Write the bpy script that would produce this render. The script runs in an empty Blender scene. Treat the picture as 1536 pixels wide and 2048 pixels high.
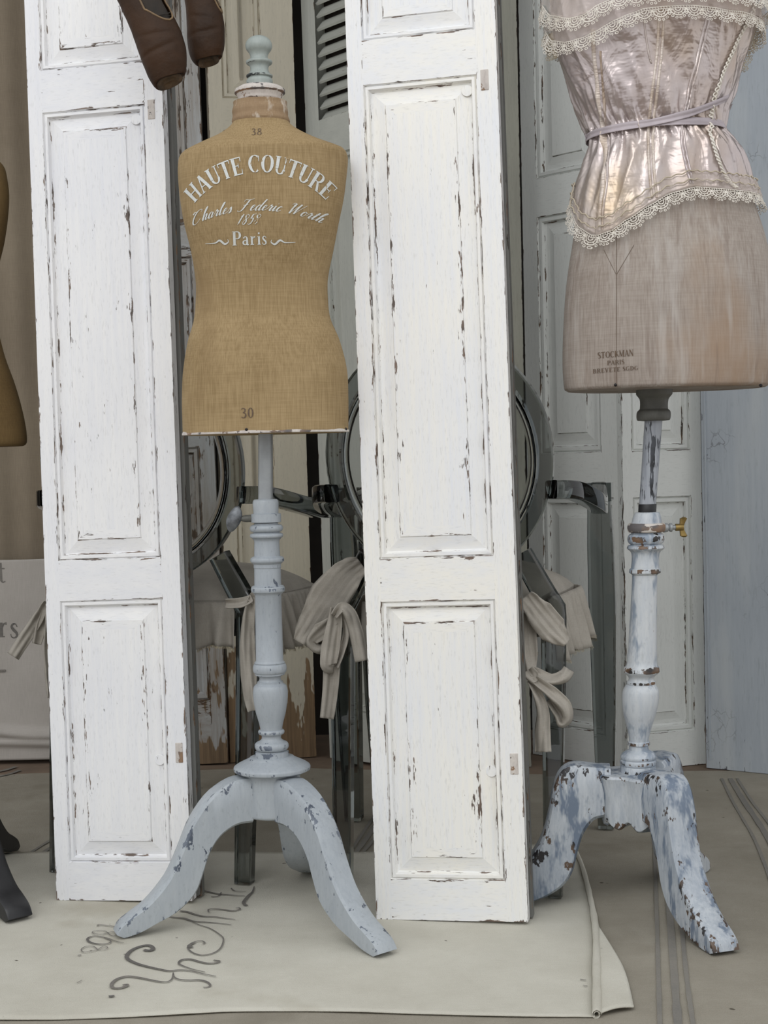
import bpy, bmesh, math, random
from mathutils import Vector, Matrix, noise as mnoise
random.seed(7)
PI = math.pi
C = bpy.context.scene.collection

# ------------------------------------------------------------------ camera
H = 0.76                 # camera height
FPX = 3000.0             # focal length in pixels of the 1536x2048 frame
PITCH = math.atan(104.0 / FPX)
ROLL = -0.023
fwd = Vector((0, math.cos(PITCH), -math.sin(PITCH)))
up0 = Vector((0, math.sin(PITCH), math.cos(PITCH)))
rt0 = Vector((1, 0, 0))
rt = rt0 * math.cos(ROLL) + up0 * math.sin(ROLL)
up = up0 * math.cos(ROLL) - rt0 * math.sin(ROLL)
CAMLOC = Vector((0, 0, H))
cam_data = bpy.data.cameras.new('camera')
cam = bpy.data.objects.new('camera', cam_data)
C.objects.link(cam)
cam.matrix_world = Matrix(((rt.x, up.x, -fwd.x, 0), (rt.y, up.y, -fwd.y, 0), (rt.z, up.z, -fwd.z, H), (0, 0, 0, 1)))
cam_data.sensor_fit = 'VERTICAL'
cam_data.sensor_height = 36.0
cam_data.lens = FPX / 2048.0 * 36.0
bpy.context.scene.camera = cam

# ------------------------------------------------------------------ light
world = bpy.data.worlds.new('overcast_sky')
bpy.context.scene.world = world
world.use_nodes = True
wn = world.node_tree
bg = wn.nodes['Background']
bg.inputs['Color'].default_value = (0.965, 0.98, 1.0, 1)
bg.inputs['Strength'].default_value = 0.97

def area(name, loc, target, sx, sy, power, col):
    l = bpy.data.lights.new(name, 'AREA')
    l.shape = 'RECTANGLE'; l.size = sx; l.size_y = sy; l.energy = power; l.color = col
    o = bpy.data.objects.new(name, l); C.objects.link(o)
    o.location = loc
    o.rotation_euler = (Vector(target) - Vector(loc)).to_track_quat('-Z', 'Y').to_euler()
    return o
area('daylight_opening', (-0.7, -0.6, 3.1), (0.1, 2.7, 0.5), 3.0, 2.0, 48, (0.97, 0.985, 1.0))

vs = bpy.context.scene.view_settings
vs.view_transform = 'Standard'
vs.look = 'None'
vs.gamma = 1.0
vs.use_curve_mapping = False
vs.exposure = 0.0

# ------------------------------------------------------------------ placing
def ray(px, py):
    return (fwd * FPX + rt * (px - 768.0) + up * (1024.0 - py)).normalized()
def at(px, py, Y):
    r = ray(px, py); return CAMLOC + r * (Y / r.y)
def flr(px, py, z=0.0):
    r = ray(px, py); return CAMLOC + r * ((z - H) / r.z)
def lerp(a, b, t): return a + (b - a) * t
def interp(tab, x, k=1):
    if x <= tab[0][0]: return tab[0][k]
    for i in range(len(tab) - 1):
        if x <= tab[i + 1][0]:
            t = (x - tab[i][0]) / (tab[i + 1][0] - tab[i][0])
            return lerp(tab[i][k], tab[i + 1][k], t)
    return tab[-1][k]
def catmull(pts, n=6):
    pts = [Vector(p) for p in pts]; out = []
    for i in range(len(pts) - 1):
        p0 = pts[max(i - 1, 0)]; p1 = pts[i]; p2 = pts[i + 1]; p3 = pts[min(i + 2, len(pts) - 1)]
        for k in range(n):
            t = k / n
            out.append(0.5 * ((2 * p1) + (p2 - p0) * t + (2 * p0 - 5 * p1 + 4 * p2 - p3) * t * t + (3 * p1 - p0 - 3 * p2 + p3) * t ** 3))
    out.append(pts[-1].copy())
    return out
def sr(r, g, b):
    f = lambda c: (c / 255 / 12.92) if c / 255 <= 0.04045 else ((c / 255 + 0.055) / 1.055) ** 2.4
    return (f(r), f(g), f(b), 1)

# ------------------------------------------------------------------ mesh builder
MATW = {}
def empty(name, loc=(0, 0, 0), M=None):
    o = bpy.data.objects.new(name, None); C.objects.link(o)
    o.empty_display_size = 0.05
    m = M if M is not None else Matrix.Translation(Vector(loc))
    o.matrix_world = m; MATW[o.name] = m.copy()
    return o
def tag(o, label=None, cat=None, group=None, kind=None):
    if label: o['label'] = label
    if cat: o['category'] = cat
    if group: o['group'] = group
    if kind: o['kind'] = kind
    return o

class MB:
    def __init__(s):
        s.v = []; s.f = []; s.w = []; s.h = []; s.u = []
    def vert(s, p, w=0.0, u=(0.0, 0.0)):
        s.v.append(Vector(p)); s.w.append(w); s.u.append(u); return len(s.v) - 1
    def face(s, ids, h=0.0):
        s.f.append(tuple(ids)); s.h.append(h)
    def grid(s, P, cu=False, cv=False, wear=None, h=0.0, flip=False):
        n = len(P); m = len(P[0]); b = len(s.v)
        for i in range(n):
            for j in range(m):
                w = 0.0 if wear is None else (wear[i][j] if isinstance(wear[i], (list, tuple)) else wear[i])
                s.vert(P[i][j], w, (i / max(n - 1, 1), j / max(m - 1, 1)))
        for i in range(n if cu else n - 1):
            for j in range(m if cv else m - 1):
                a = b + i * m + j; c = b + ((i + 1) % n) * m + j
                a2 = b + i * m + (j + 1) % m; c2 = b + ((i + 1) % n) * m + (j + 1) % m
                s.face((a, a2, c2, c) if flip else (a, c, c2, a2), h)
        return b
    def cap(s, pts, w=0.0):
        ids = [s.vert(p, w) for p in pts]; s.face(ids)
    def box(s, a, b, M=None, w=0.0, h=0.0):
        x0, y0, z0 = a; x1, y1, z1 = b
        P = [(x0,y0,z0),(x1,y0,z0),(x1,y1,z0),(x0,y1,z0),(x0,y0,z1),(x1,y0,z1),(x1,y1,z1),(x0,y1,z1)]
        i = [s.vert((M @ Vector(p)) if M else p, w) for p in P]
        for q in ((0,3,2,1),(4,5,6,7),(0,1,5,4),(1,2,6,5),(2,3,7,6),(3,0,4,7)): s.face([i[k] for k in q], h)
    def lathe(s, prof, n=40, M=None, jit=0.0):
        M = M or Matrix.Identity(4)
        P = []; W = []
        for q in prof:
            r, z = q[0], q[1]; w = q[2] if len(q) > 2 else 0.0
            P.append([M @ Vector((r * math.cos(2*PI*k/n), r * math.sin(2*PI*k/n), z)) for k in range(n)]); W.append(w)
        s.grid(P, cv=True, wear=W)
        if prof[0][0] > 1e-4: s.cap(list(reversed(P[0])) if prof[0][1] < prof[-1][1] else P[0])
        if prof[-1][0] > 1e-4: s.cap(P[-1])
    def tube(s, path, r, n=8, closed=False):
        path = [Vector(p) for p in path]; P = []; prev = None
        N = len(path)
        for i, p in enumerate(path):
            a = path[(i - 1) % N] if (closed or i > 0) else path[0]
            b = path[(i + 1) % N] if (closed or i < N - 1) else path[-1]
            t = (b - a).normalized()
            if prev is None:
                x = t.cross(Vector((0, 0, 1)))
                if x.length < 0.1: x = t.cross(Vector((1, 0, 0)))
            else: x = prev - t * prev.dot(t)
            x.normalize(); prev = x; y = t.cross(x)
            rr = r[i] if isinstance(r, (list, tuple)) else r
            P.append([p + (x * math.cos(2*PI*k/n) + y * math.sin(2*PI*k/n)) * rr for k in range(n)])
        s.grid(P, cu=closed, cv=True)
        if not closed: s.cap(list(reversed(P[0]))); s.cap(P[-1])
    def bar(s, path, ws, ts, side, r=0.18):
        """rounded rectangular section swept along path; side = direction of the width (vector or list)"""
        path = [Vector(p) for p in path]; N = len(path); P = []
        for i, p in enumerate(path):
            t = (path[min(i+1, N-1)] - path[max(i-1, 0)]).normalized()
            sd = Vector(side[i]) if isinstance(side, list) else Vector(side)
            x = (sd - t * sd.dot(t)).normalized(); y = t.cross(x)
            w = (ws[i] if isinstance(ws, (list, tuple)) else ws) / 2; th = (ts[i] if isinstance(ts, (list, tuple)) else ts) / 2
            c = r * min(w, th) * 2
            q = [(-w+c,-th),(w-c,-th),(w-c*.3,-th+c*.3),(w,-th+c),(w,th-c),(w-c*.3,th-c*.3),(w-c,th),(-w+c,th),(-w+c*.3,th-c*.3),(-w,th-c),(-w,-th+c),(-w+c*.3,-th+c*.3)]
            P.append([p + x*a + y*b for a, b in q])
        s.grid(P, cv=True); s.cap(list(reversed(P[0]))); s.cap(P[-1])
    def build(s, name, mat, parent=None, smooth=False, local=False, bevel=0, solid=0, sub=0, soff=-1, weld=False):
        me = bpy.data.meshes.new(name)
        V = s.v
        if parent is not None and not local:
            inv = MATW[parent.name].inverted(); V = [inv @ p for p in V]
        me.from_pydata([tuple(p) for p in V], [], s.f)
        a = me.attributes.new('wear', 'FLOAT', 'POINT'); a.data.foreach_set('value', s.w)
        a = me.attributes.new('hgrain', 'FLOAT', 'FACE'); a.data.foreach_set('value', s.h)
        uv = me.uv_layers.new(name='UVMap')
        for l in me.loops: uv.data[l.index].uv = s.u[l.vertex_index]
        if smooth:
            me.polygons.foreach_set('use_smooth', [True] * len(me.polygons))
            if smooth != 'all':
                try: me.set_sharp_from_angle(angle=math.radians(40))
                except Exception: pass
        me.materials.append(mat); me.validate(); me.update()
        bmm = bmesh.new(); bmm.from_mesh(me); bmesh.ops.remove_doubles(bmm, verts=bmm.verts, dist=1e-7) if weld else None
        bmesh.ops.recalc_face_normals(bmm, faces=bmm.faces); bmm.to_mesh(me); bmm.free(); me.update()
        o = bpy.data.objects.new(name, me); C.objects.link(o)
        if parent is not None:
            o.parent = parent; MATW[o.name] = MATW[parent.name]
        else: MATW[o.name] = Matrix.Identity(4)
        if bevel:
            b = o.modifiers.new('bevel', 'BEVEL'); b.width = bevel; b.segments = 2; b.limit_method = 'ANGLE'
        if solid:
            q = o.modifiers.new('solid', 'SOLIDIFY'); q.thickness = solid; q.offset = soff
        if sub:
            q = o.modifiers.new('sub', 'SUBSURF'); q.levels = sub; q.render_levels = sub
        return o

# ------------------------------------------------------------------ materials
class NT:
    def __init__(s, name):
        s.m = bpy.data.materials.new(name); s.m.use_nodes = True; s.t = s.m.node_tree
        s.t.nodes.clear()
        s.out = s.t.nodes.new('ShaderNodeOutputMaterial')
        s.p = s.t.nodes.new('ShaderNodeBsdfPrincipled')
        s.t.links.new(s.p.outputs[0], s.out.inputs[0])
    def set(s, node, k, v):
        i = node.inputs[k]
        if hasattr(v, 'is_output') or isinstance(v, bpy.types.NodeSocket): s.t.links.new(v, i)
        else: i.default_value = v
    def n(s, typ, attrs=None, **kw):
        nd = s.t.nodes.new(typ)
        for k, v in (attrs or {}).items(): setattr(nd, k, v)
        for k, v in kw.items():
            key = int(k[1:]) if k[0] == '_' and k[1:].isdigit() else k.replace('_', ' ')
            s.set(nd, key, v)
        return nd
    def math(s, op, a, b=0.0, c=0.0, clamp=False):
        nd = s.t.nodes.new('ShaderNodeMath'); nd.operation = op; nd.use_clamp = clamp
        s.set(nd, 0, a); s.set(nd, 1, b); s.set(nd, 2, c); return nd.outputs[0]
    def noise(s, vec, scale, detail=3.0, rough=0.55, dist=0.0):
        nd = s.n('ShaderNodeTexNoise', Vector=vec, Scale=scale, Detail=detail, Roughness=rough, Distortion=dist); return nd.outputs['Fac']
    def ramp(s, f, a, b):
        nd = s.t.nodes.new('ShaderNodeMapRange'); s.set(nd, 0, f); s.set(nd, 1, a); s.set(nd, 2, b); nd.clamp = True; return nd.outputs[0]
    def mix(s, f, a, b):
        nd = s.t.nodes.new('ShaderNodeMix'); nd.data_type = 'RGBA'
        s.set(nd, 0, f); s.set(nd, 6, a); s.set(nd, 7, b); return nd.outputs[2]
    def vmul(s, v, sc):
        nd = s.t.nodes.new('ShaderNodeVectorMath'); nd.operation = 'MULTIPLY'; s.set(nd, 0, v); s.set(nd, 1, sc); return nd.outputs[0]
    def obj(s):
        tc = s.t.nodes.new('ShaderNodeTexCoord'); oi = s.t.nodes.new('ShaderNodeObjectInfo')
        nd = s.t.nodes.new('ShaderNodeVectorMath'); nd.operation = 'ADD'
        s.set(nd, 0, tc.outputs['Object'])
        k = s.math('MULTIPLY', oi.outputs['Random'], 7.3)
        s.set(nd, 1, k); s.raw = tc.outputs['Object']; s.uv = tc.outputs['UV']
        return nd.outputs[0]
    def attr(s, name):
        nd = s.t.nodes.new('ShaderNodeAttribute'); nd.attribute_name = name; return nd.outputs['Fac']
    def bump(s, h, strength=0.3, dist=0.002):
        nd = s.n('ShaderNodeBump', Height=h, Strength=strength, Distance=dist)
        s.set(s.p, 'Normal', nd.outputs[0])

def paint(name, c1, c2, chips=((60, 52, 46), (120, 92, 66)), thr=0.70, wearw=0.2, patch=0.12, rough=0.6,
          gs=260.0, stretch=0.16, peel=None, streak=0.5, under=None, brush=None, crack=False):
    """distressed paint over wood: chips follow the grain and gather at worn edges"""
    t = NT(name); o = t.obj(); hg = t.attr('hgrain'); wr = t.attr('wear')
    v1 = t.vmul(o, (1, 1, stretch)); v2 = t.vmul(o, (stretch, 1, 1))
    mv = t.t.nodes.new('ShaderNodeMix'); mv.data_type = 'VECTOR'
    t.set(mv, 0, hg); t.set(mv, 4, v1); t.set(mv, 5, v2); g = mv.outputs[1]
    n1 = t.noise(g, gs, 3, 0.6); nw = t.noise(g, gs * 0.35, 3, 0.6)
    n2 = t.noise(o, 7.0, 3, 0.6); n3 = t.noise(o, 28.0, 2, 0.5)
    a = t.math('MULTIPLY_ADD', nw, 0.45, t.math('MULTIPLY', n1, 0.55))
    a = t.math('MULTIPLY_ADD', wr, wearw, a)
    a = t.math('ADD', a, t.math('MULTIPLY', t.math('SUBTRACT', n2, 0.5), patch * 2))
    a = t.math('ADD', a, t.math('MULTIPLY', t.math('SUBTRACT', n3, 0.5), patch))
    chip = t.ramp(a, thr, thr + 0.025)
    # brush streaks
    st = t.noise(t.vmul(g, (1, 1, 0.35)), 130.0, 3, 0.7)
    big = t.noise(o, 3.0, 2, 0.5)
    sm = t.math('ADD', t.math('MULTIPLY', t.ramp(st, 0.35, 0.7), streak), t.math('MULTIPLY', t.ramp(big, 0.35, 0.65), 1 - streak), clamp=True)
    col = t.mix(sm, sr(*c1), sr(*c2))
    fine = t.ramp(t.noise(g, gs * 1.3, 2, 0.6), 0.56, 0.75)
    col = t.mix(t.math('MULTIPLY', fine, 0.22), col, sr(*[x * 0.62 for x in c1]))
    if brush:
        bb = t.ramp(t.noise(t.vmul(o, (1, 1, 0.3)), 28.0, 4, 0.7), 0.50, 0.60)
        col = t.mix(bb, col, sr(*brush))
    if crack:
        dv = t.t.nodes.new('ShaderNodeVectorMath'); dv.operation = 'ADD'
        ns = t.n('ShaderNodeTexNoise', Vector=o, Scale=30.0, Detail=3.0)
        t.set(dv, 0, t.vmul(o, (1, 1, .6))); t.set(dv, 1, t.vmul(ns.outputs['Color'], (.03, .03, .03)))
        vo = t.n('ShaderNodeTexVoronoi', {'feature': 'DISTANCE_TO_EDGE'}, Vector=dv.outputs[0], Scale=42.0)
        ln = t.ramp(vo.outputs['Distance'], 0.035, 0.012); mk = t.ramp(t.noise(o, 6.0, 3, 0.6), 0.57, 0.62)
        col = t.mix(t.math('MULTIPLY', ln, t.math('MULTIPLY', mk, 0.7)), col, sr(112, 114, 118))
        sk_ = t.ramp(t.noise(t.vmul(o, (1, 1, 0.12)), 16.0, 3, 0.6), 0.5, 0.72)
        col = t.mix(t.math('MULTIPLY', sk_, 0.5), col, sr(196, 200, 200))
    cc = t.mix(t.ramp(t.noise(o, 30.0, 2, 0.5), 0.42, 0.6), sr(*chips[0]), sr(*chips[1]))
    if peel:
        # paint lost over a whole zone, bare wood below
        z0, z1, wood, amt = peel
        sx = t.t.nodes.new('ShaderNodeSeparateXYZ'); t.set(sx, 0, t.raw)
        zz = t.ramp(sx.outputs[2], z1, z0)
        e = t.math('ADD', t.noise(t.vmul(o, (1, 1, 0.22)), 22.0, 4, 0.6), t.math('MULTIPLY', zz, amt))
        pm = t.ramp(e, 0.80, 0.82)
        grain = t.noise(t.vmul(o, (1, 1, 0.05)), 120.0, 3, 0.6)
        wc = t.mix(t.ramp(grain, 0.3, 0.7), sr(*wood), sr(*[x * 0.72 for x in wood]))
        col = t.mix(pm, col, wc)
    col = t.mix(chip, col, cc)
    t.set(t.p, 'Base Color', col); t.set(t.p, 'Roughness', rough)
    hgt = t.math('ADD', t.math('MULTIPLY', chip, -1.0), t.math('MULTIPLY', st, 0.35))
    t.bump(hgt, 0.45, 0.0012)
    return t.m

def linen(name, c1, c2, stain=None, sc=900.0, rough=0.9, horiz=False, big=4.0, mottled=0.6, wrinkle=0.0, vert=False, specks=False):
    t = NT(name); o = t.obj()
    a = t.noise(t.vmul(o, (1, 1, 0.045)), sc, 2, 0.6)
    b = t.noise(t.vmul(o, (0.045, 0.045 if not horiz else 1, 1 if not horiz else 1)), sc, 2, 0.6)
    wv = t.math('ADD', t.math('MULTIPLY', a, 0.68), t.math('MULTIPLY', b, 0.32))
    m = t.noise(o, big, 4, 0.65)
    f = t.math('ADD', t.math('MULTIPLY', t.ramp(wv, 0.38, 0.62), 1 - mottled), t.math('MULTIPLY', t.ramp(m, 0.35, 0.65), mottled), clamp=True)
    col = t.mix(f, sr(*c1), sr(*c2))
    if stain:
        sc_, thr_ = (stain[3], stain[4]) if len(stain) > 3 else (9.0, 0.52)
        q = t.ramp(t.noise(t.vmul(o, (1, 1, 0.45)), sc_, 4, 0.6), thr_, thr_ + 0.15)
        col = t.mix(t.math('MULTIPLY', q, 0.75), col, sr(*stain[:3]))
    if vert:
        s1 = t.ramp(t.noise(t.vmul(o, (1, 1, 0.10)), 34.0, 3, 0.65), 0.52, 0.68)
        col = t.mix(t.math('MULTIPLY', s1, 0.55), col, sr(186, 180, 174))
        s2 = t.ramp(t.noise(t.vmul(o, (1, 1, 0.08)), 60.0, 3, 0.65), 0.56, 0.70)
        col = t.mix(t.math('MULTIPLY', s2, 0.45), col, sr(120, 104, 94))
    if specks:
        s3 = t.ramp(t.noise(o, 55.0, 1, 0.4), 0.80, 0.83)
        col = t.mix(s3, col, sr(90, 84, 74))
    t.set(t.p, 'Base Color', col); t.set(t.p, 'Roughness', rough)
    t.set(t.p, 'Specular IOR Level', 0.15)
    hh = wv
    if wrinkle:
        hh = t.math('ADD', wv, t.math('MULTIPLY', t.noise(o, 9.0, 3, 0.6), wrinkle))
    t.bump(hh, 0.5 if specks else 0.35, 0.005 if specks else 0.0012)
    return t.m

def plain(name, c, rough=0.5, metal=0.0, var=0.15, sc=30.0, bump=0.0, spec=0.5):
    t = NT(name); o = t.obj()
    f = t.ramp(t.noise(o, sc, 4, 0.6), 0.3, 0.7)
    col = t.mix(f, sr(*c), sr(*[x * (1 - var) for x in c]))
    t.set(t.p, 'Base Color', col); t.set(t.p, 'Roughness', rough); t.set(t.p, 'Metallic', metal)
    t.set(t.p, 'Specular IOR Level', spec)
    if bump: t.bump(t.noise(o, sc * 3, 3, 0.6), bump, 0.002)
    return t.m

M = {}
M['white'] = paint('white_distressed_paint', (238, 237, 235), (224, 225, 229), chips=((84, 74, 68), (124, 108, 96)), thr=0.665, wearw=0.145, patch=0.10, rough=0.55, gs=300)
M['white_warm'] = paint('creamy_white_paint', (240, 237, 228), (227, 229, 233), chips=((86, 74, 66), (120, 102, 90)), thr=0.670, wearw=0.16, patch=0.10, rough=0.55, gs=300)
M['leaf_shade'] = paint('grey_leaf_shade', (120, 120, 116), (96, 95, 90), thr=0.70)  # grey stands in for the shade on the folded leaf
M['sage'] = paint('grey_green_paint', (222, 224, 220), (210, 212, 208), chips=((92, 72, 54), (66, 56, 46)), thr=0.765, wearw=0.27, patch=0.09, streak=0.3)
M['cream'] = paint('cream_old_paint', (204, 196, 176), (188, 181, 163), chips=((86, 66, 48), (110, 88, 64)), thr=0.74, wearw=0.24, patch=0.10, peel=(0.0, 0.42, (140, 114, 84), 0.50))
M['cream2'] = paint('weathered_grey_paint', (178, 180, 180), (136, 124, 108), chips=((90, 68, 46), (70, 58, 46)), thr=0.62, wearw=0.16, patch=0.22, peel=(0.0, 0.42, (136, 112, 84), 0.50))
M['olive'] = paint('olive_grey_paint', (150, 149, 136), (132, 131, 120), chips=((50, 44, 38), (78, 66, 52)), thr=0.76, wearw=0.26)
M['shutter'] = paint('pale_grey_paint', (198, 199, 190), (180, 182, 174), chips=((92, 72, 52), (66, 58, 48)), thr=0.73, wearw=0.2)
M['blue'] = paint('blue_grey_paint', (178, 185, 191), (162, 169, 177), chips=((80, 82, 86), (100, 100, 104)), thr=0.735, wearw=0.16, patch=0.16, streak=0.4, gs=160, crack=True)
M['stand'] = paint('grey_stand_paint', (172, 178, 182), (154, 161, 168), chips=((70, 78, 92), (104, 112, 124)), thr=0.71, wearw=0.17, patch=0.14, stretch=0.5, gs=150, rough=0.42)
M['stand_blue'] = paint('blue_white_stand_paint', (202, 205, 206), (172, 180, 189), chips=((42, 38, 36), (112, 88, 68)), thr=0.70, wearw=0.21, patch=0.18, stretch=0.5, gs=120, rough=0.42, brush=(138, 149, 162))
M['stand_leg'] = paint('blue_grey_leg_paint', (190, 195, 199), (140, 150, 163), chips=((38, 36, 38), (94, 76, 62)), thr=0.70, wearw=0.19, patch=0.18, stretch=0.5, gs=130, rough=0.42, brush=(108, 121, 138))
M['rodpaint'] = paint('streaky_rod_paint', (176, 180, 186), (118, 124, 134), chips=((34, 36, 40), (64, 68, 74)), thr=0.555, wearw=0.1, patch=0.2, stretch=0.12, gs=200, rough=0.45)
M['black'] = paint('black_stand_paint', (34, 34, 36), (24, 24, 26), chips=((120, 104, 70), (60, 56, 50)), thr=0.76, wearw=0.12, rough=0.4)
M['socket'] = plain('dark_grey_wood', (104, 104, 98), 0.55, var=0.25)
M['blackband'] = plain('black_band', (30, 30, 32), 0.5)
M['pole'] = plain('grey_metal_pole', (170, 174, 176), 0.35, metal=0.35, var=0.18, sc=14)
M['keymetal'] = plain('dull_grey_metal', (128, 132, 136), 0.4, metal=0.5, var=0.4, sc=80)
M['brass'] = plain('aged_brass', (168, 142, 84), 0.42, metal=0.7, var=0.35, sc=60)
M['tack'] = plain('dark_iron_tack', (44, 40, 40), 0.4, metal=0.6)
M['tan'] = linen('tan_linen', (168, 146, 110), (134, 113, 80), stain=(128, 106, 76, 7.0, 0.56), sc=480, big=6, mottled=0.45)
M['tanneck'] = linen('tan_linen_neck', (160, 138, 110), (134, 110, 86), stain=(220, 212, 200, 55.0, 0.54), sc=800, big=10)
M['greige'] = linen('greige_linen', (176, 167, 158), (142, 131, 122), stain=(156, 132, 110, 4.5, 0.54), sc=420, big=5, mottled=0.5, vert=True)
M['olivetorso'] = linen('olive_canvas', (112, 92, 60), (90, 72, 46), sc=700)
M['floorcloth'] = linen('floor_canvas_back', (162, 156, 143), (140, 134, 121), stain=(124, 118, 105, 3.0, 0.58), sc=700, horiz=True, big=5, wrinkle=1.6, specks=True)  # beige darkened for the shade towards the back
M['topcloth'] = linen('floor_canvas_front', (208, 205, 193), (188, 184, 171), stain=(176, 170, 154, 4.0, 0.60), sc=700, horiz=True, big=5, wrinkle=1.6, specks=True)
M['cushion'] = linen('cushion_linen', (180, 174, 164), (158, 152, 142), sc=900, big=12, wrinkle=2.0)
M['fray'] = linen('frayed_threads', (190, 180, 156), (160, 150, 126), sc=900, big=12)
M['curtain'] = linen('taupe_linen_curtain', (148, 136, 118), (128, 116, 100), sc=700, big=2.5)
M['sack'] = linen('grey_linen_sack', (186, 180, 173), (168, 162, 155), sc=800, big=3)
M['ink'] = linen('charcoal_ink', (88, 86, 84), (136, 131, 124), sc=300)
M['stripe'] = linen('grey_stripe', (112, 110, 106), (134, 130, 122), sc=400)
M['stripe'].name = 'grey_woven_stripe'
M['lettering'] = paint('white_stencil_paint', (206, 210, 208), (190, 190, 182), chips=((166, 142, 104), (160, 136, 98)), thr=0.62, patch=0.2, gs=300, stretch=0.7)
M['stamp'] = plain('brown_stamp_ink', (84, 70, 58), 0.9, var=-0.3, sc=200)
M['lace'] = linen('ivory_lace', (232, 227, 218), (214, 207, 194), sc=900, big=20)
M['lace_old'] = linen('old_ivory_lace', (200, 190, 170), (176, 164, 144), sc=900, big=20)
M['tulle'] = linen('sheer_chiffon', (222, 212, 206), (206, 192, 180), sc=900, big=20)
M['wall'] = plain('dim_plaster', (92, 90, 84), 0.9, var=0.15, sc=3)
M['gap_shade'] = plain('dark_gap_shade', (52, 46, 40), 0.9, var=0.3, sc=8)  # dark colour stands in for shade in the gaps between doors
M['floor'] = plain('brown_brick_floor', (134, 114, 96), 0.9, var=0.25, sc=6, bump=0.3)
M['plaster'] = paint('white_scuffed_collar', (214, 208, 200), (176, 166, 160), chips=((140, 112, 88), (96, 92, 92)), thr=0.53, patch=0.2, gs=90, stretch=0.8)
M['finial'] = paint('pale_green_finial_paint', (164, 172, 166), (146, 154, 150), chips=((40, 46, 48), (80, 84, 80)), thr=0.66, wearw=0.2, gs=110, stretch=0.8, rough=0.45)

def satin():
    t = NT('blush_satin'); o = t.obj()
    f = t.ramp(t.noise(t.vmul(o, (1, 1, 0.5)), 7.0, 4, 0.6), 0.48, 0.66)
    col = t.mix(f, sr(198, 187, 180), sr(178, 157, 130))
    f2 = t.ramp(t.noise(o, 3.0, 3, 0.6), 0.4, 0.65)
    col = t.mix(t.math('MULTIPLY', f2, 0.5), col, sr(180, 168, 172))
    t.set(t.p, 'Base Color', col); t.set(t.p, 'Roughness', 0.30); t.set(t.p, 'Metallic', 0.62)
    t.set(t.p, 'Anisotropic', 0.5)
    h = t.math('ADD', t.noise(t.vmul(o, (1, 1, 0.55)), 22.0, 3, 0.55, 1.0), t.math('MULTIPLY', t.noise(t.vmul(o, (1, 1, 2.6)), 30.0, 2, 0.5), 0.25))
    t.bump(h, 0.7, 0.008)
    return t.m
M['satin'] = satin()
def satin2():
    t = NT('ivory_satin_piping'); o = t.obj()
    t.set(t.p, 'Base Color', t.mix(t.ramp(t.noise(o, 30, 3, 0.6), 0.4, 0.7), sr(214, 202, 192), sr(190, 172, 154)))
    t.set(t.p, 'Roughness', 0.4); t.set(t.p, 'Metallic', 0.2)
    t.bump(t.noise(t.vmul(o, (0.2, 0.2, 1)), 330.0, 1, 0.5), 0.7, 0.002)
    return t.m
M['piping'] = satin2()
def ribbonm():
    t = NT('lilac_grey_ribbon'); o = t.obj()
    t.set(t.p, 'Base Color', t.mix(t.ramp(t.noise(o, 20, 3, 0.6), 0.3, 0.7), sr(186, 176, 180), sr(160, 150, 154)))
    t.set(t.p, 'Roughness', 0.5); t.bump(t.noise(t.vmul(o, (0.3, 0.3, 1)), 200.0, 2, 0.5), 0.5, 0.001)
    return t.m
M['ribbon'] = ribbonm()
def leather():
    t = NT('brown_worn_leather'); o = t.obj()
    f = t.ramp(t.noise(o, 14.0, 4, 0.6), 0.35, 0.7)
    col = t.mix(f, sr(58, 38, 22), sr(38, 25, 15))
    t.set(t.p, 'Base Color', col); t.set(t.p, 'Roughness', 0.55); t.set(t.p, 'Specular IOR Level', 0.20)
    t.bump(t.noise(t.vmul(o, (1, 1, 1)), 30.0, 4, 0.6), 0.45, 0.006)
    return t.m
M['leather'] = leather()
M['leather_in'] = plain('shoe_lining', (46, 37, 28), 0.8, var=0.4, sc=40)
M['leather_edge'] = plain('shoe_binding', (128, 104, 74), 0.6, var=0.3, sc=60)
M['platform'] = plain('scuffed_platform', (96, 76, 54), 0.7, var=0.5, sc=45)
def smoke():
    t = NT('smoked_clear_polycarbonate')
    t.set(t.p, 'Base Color', (0.80, 0.81, 0.81, 1)); t.set(t.p, 'Roughness', 0.03)
    va = t.n('ShaderNodeVolumeAbsorption', Color=(0.50, 0.53, 0.52, 1), Density=62.0)
    t.t.links.new(va.outputs[0], t.out.inputs[1])
    t.set(t.p, 'IOR', 1.46); t.set(t.p, 'Transmission Weight', 1.0)
    return t.m
M['smoke'] = smoke()
def film():
    t = NT('smoked_back_panel')
    t.set(t.p, 'Base Color', (0.78, 0.80, 0.80, 1)); t.set(t.p, 'Roughness', 0.02)
    t.set(t.p, 'IOR', 1.35); t.set(t.p, 'Transmission Weight', 1.0)
    return t.m
M['film'] = film()

# ================================================================== setting
def struct(name, mb, mat, **k):
    o = mb.build(name, mat, **k); o['kind'] = 'structure'; return o
b = MB(); b.box((-3.2, -2.5, -0.06), (3.4, 4.3, 0.0)); struct('floor', b, M['floor'])
b = MB(); b.box((-2.6, 4.15, 0.0), (2.8, 4.25, 2.5)); struct('wall_back', b, M['gap_shade'])
b = MB(); b.box((-2.4, 2.75, 2.5), (2.6, 4.25, 2.6)); struct('shade_ceiling', b, M['wall'])  # unseen slab added overhead to dim the background

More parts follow.
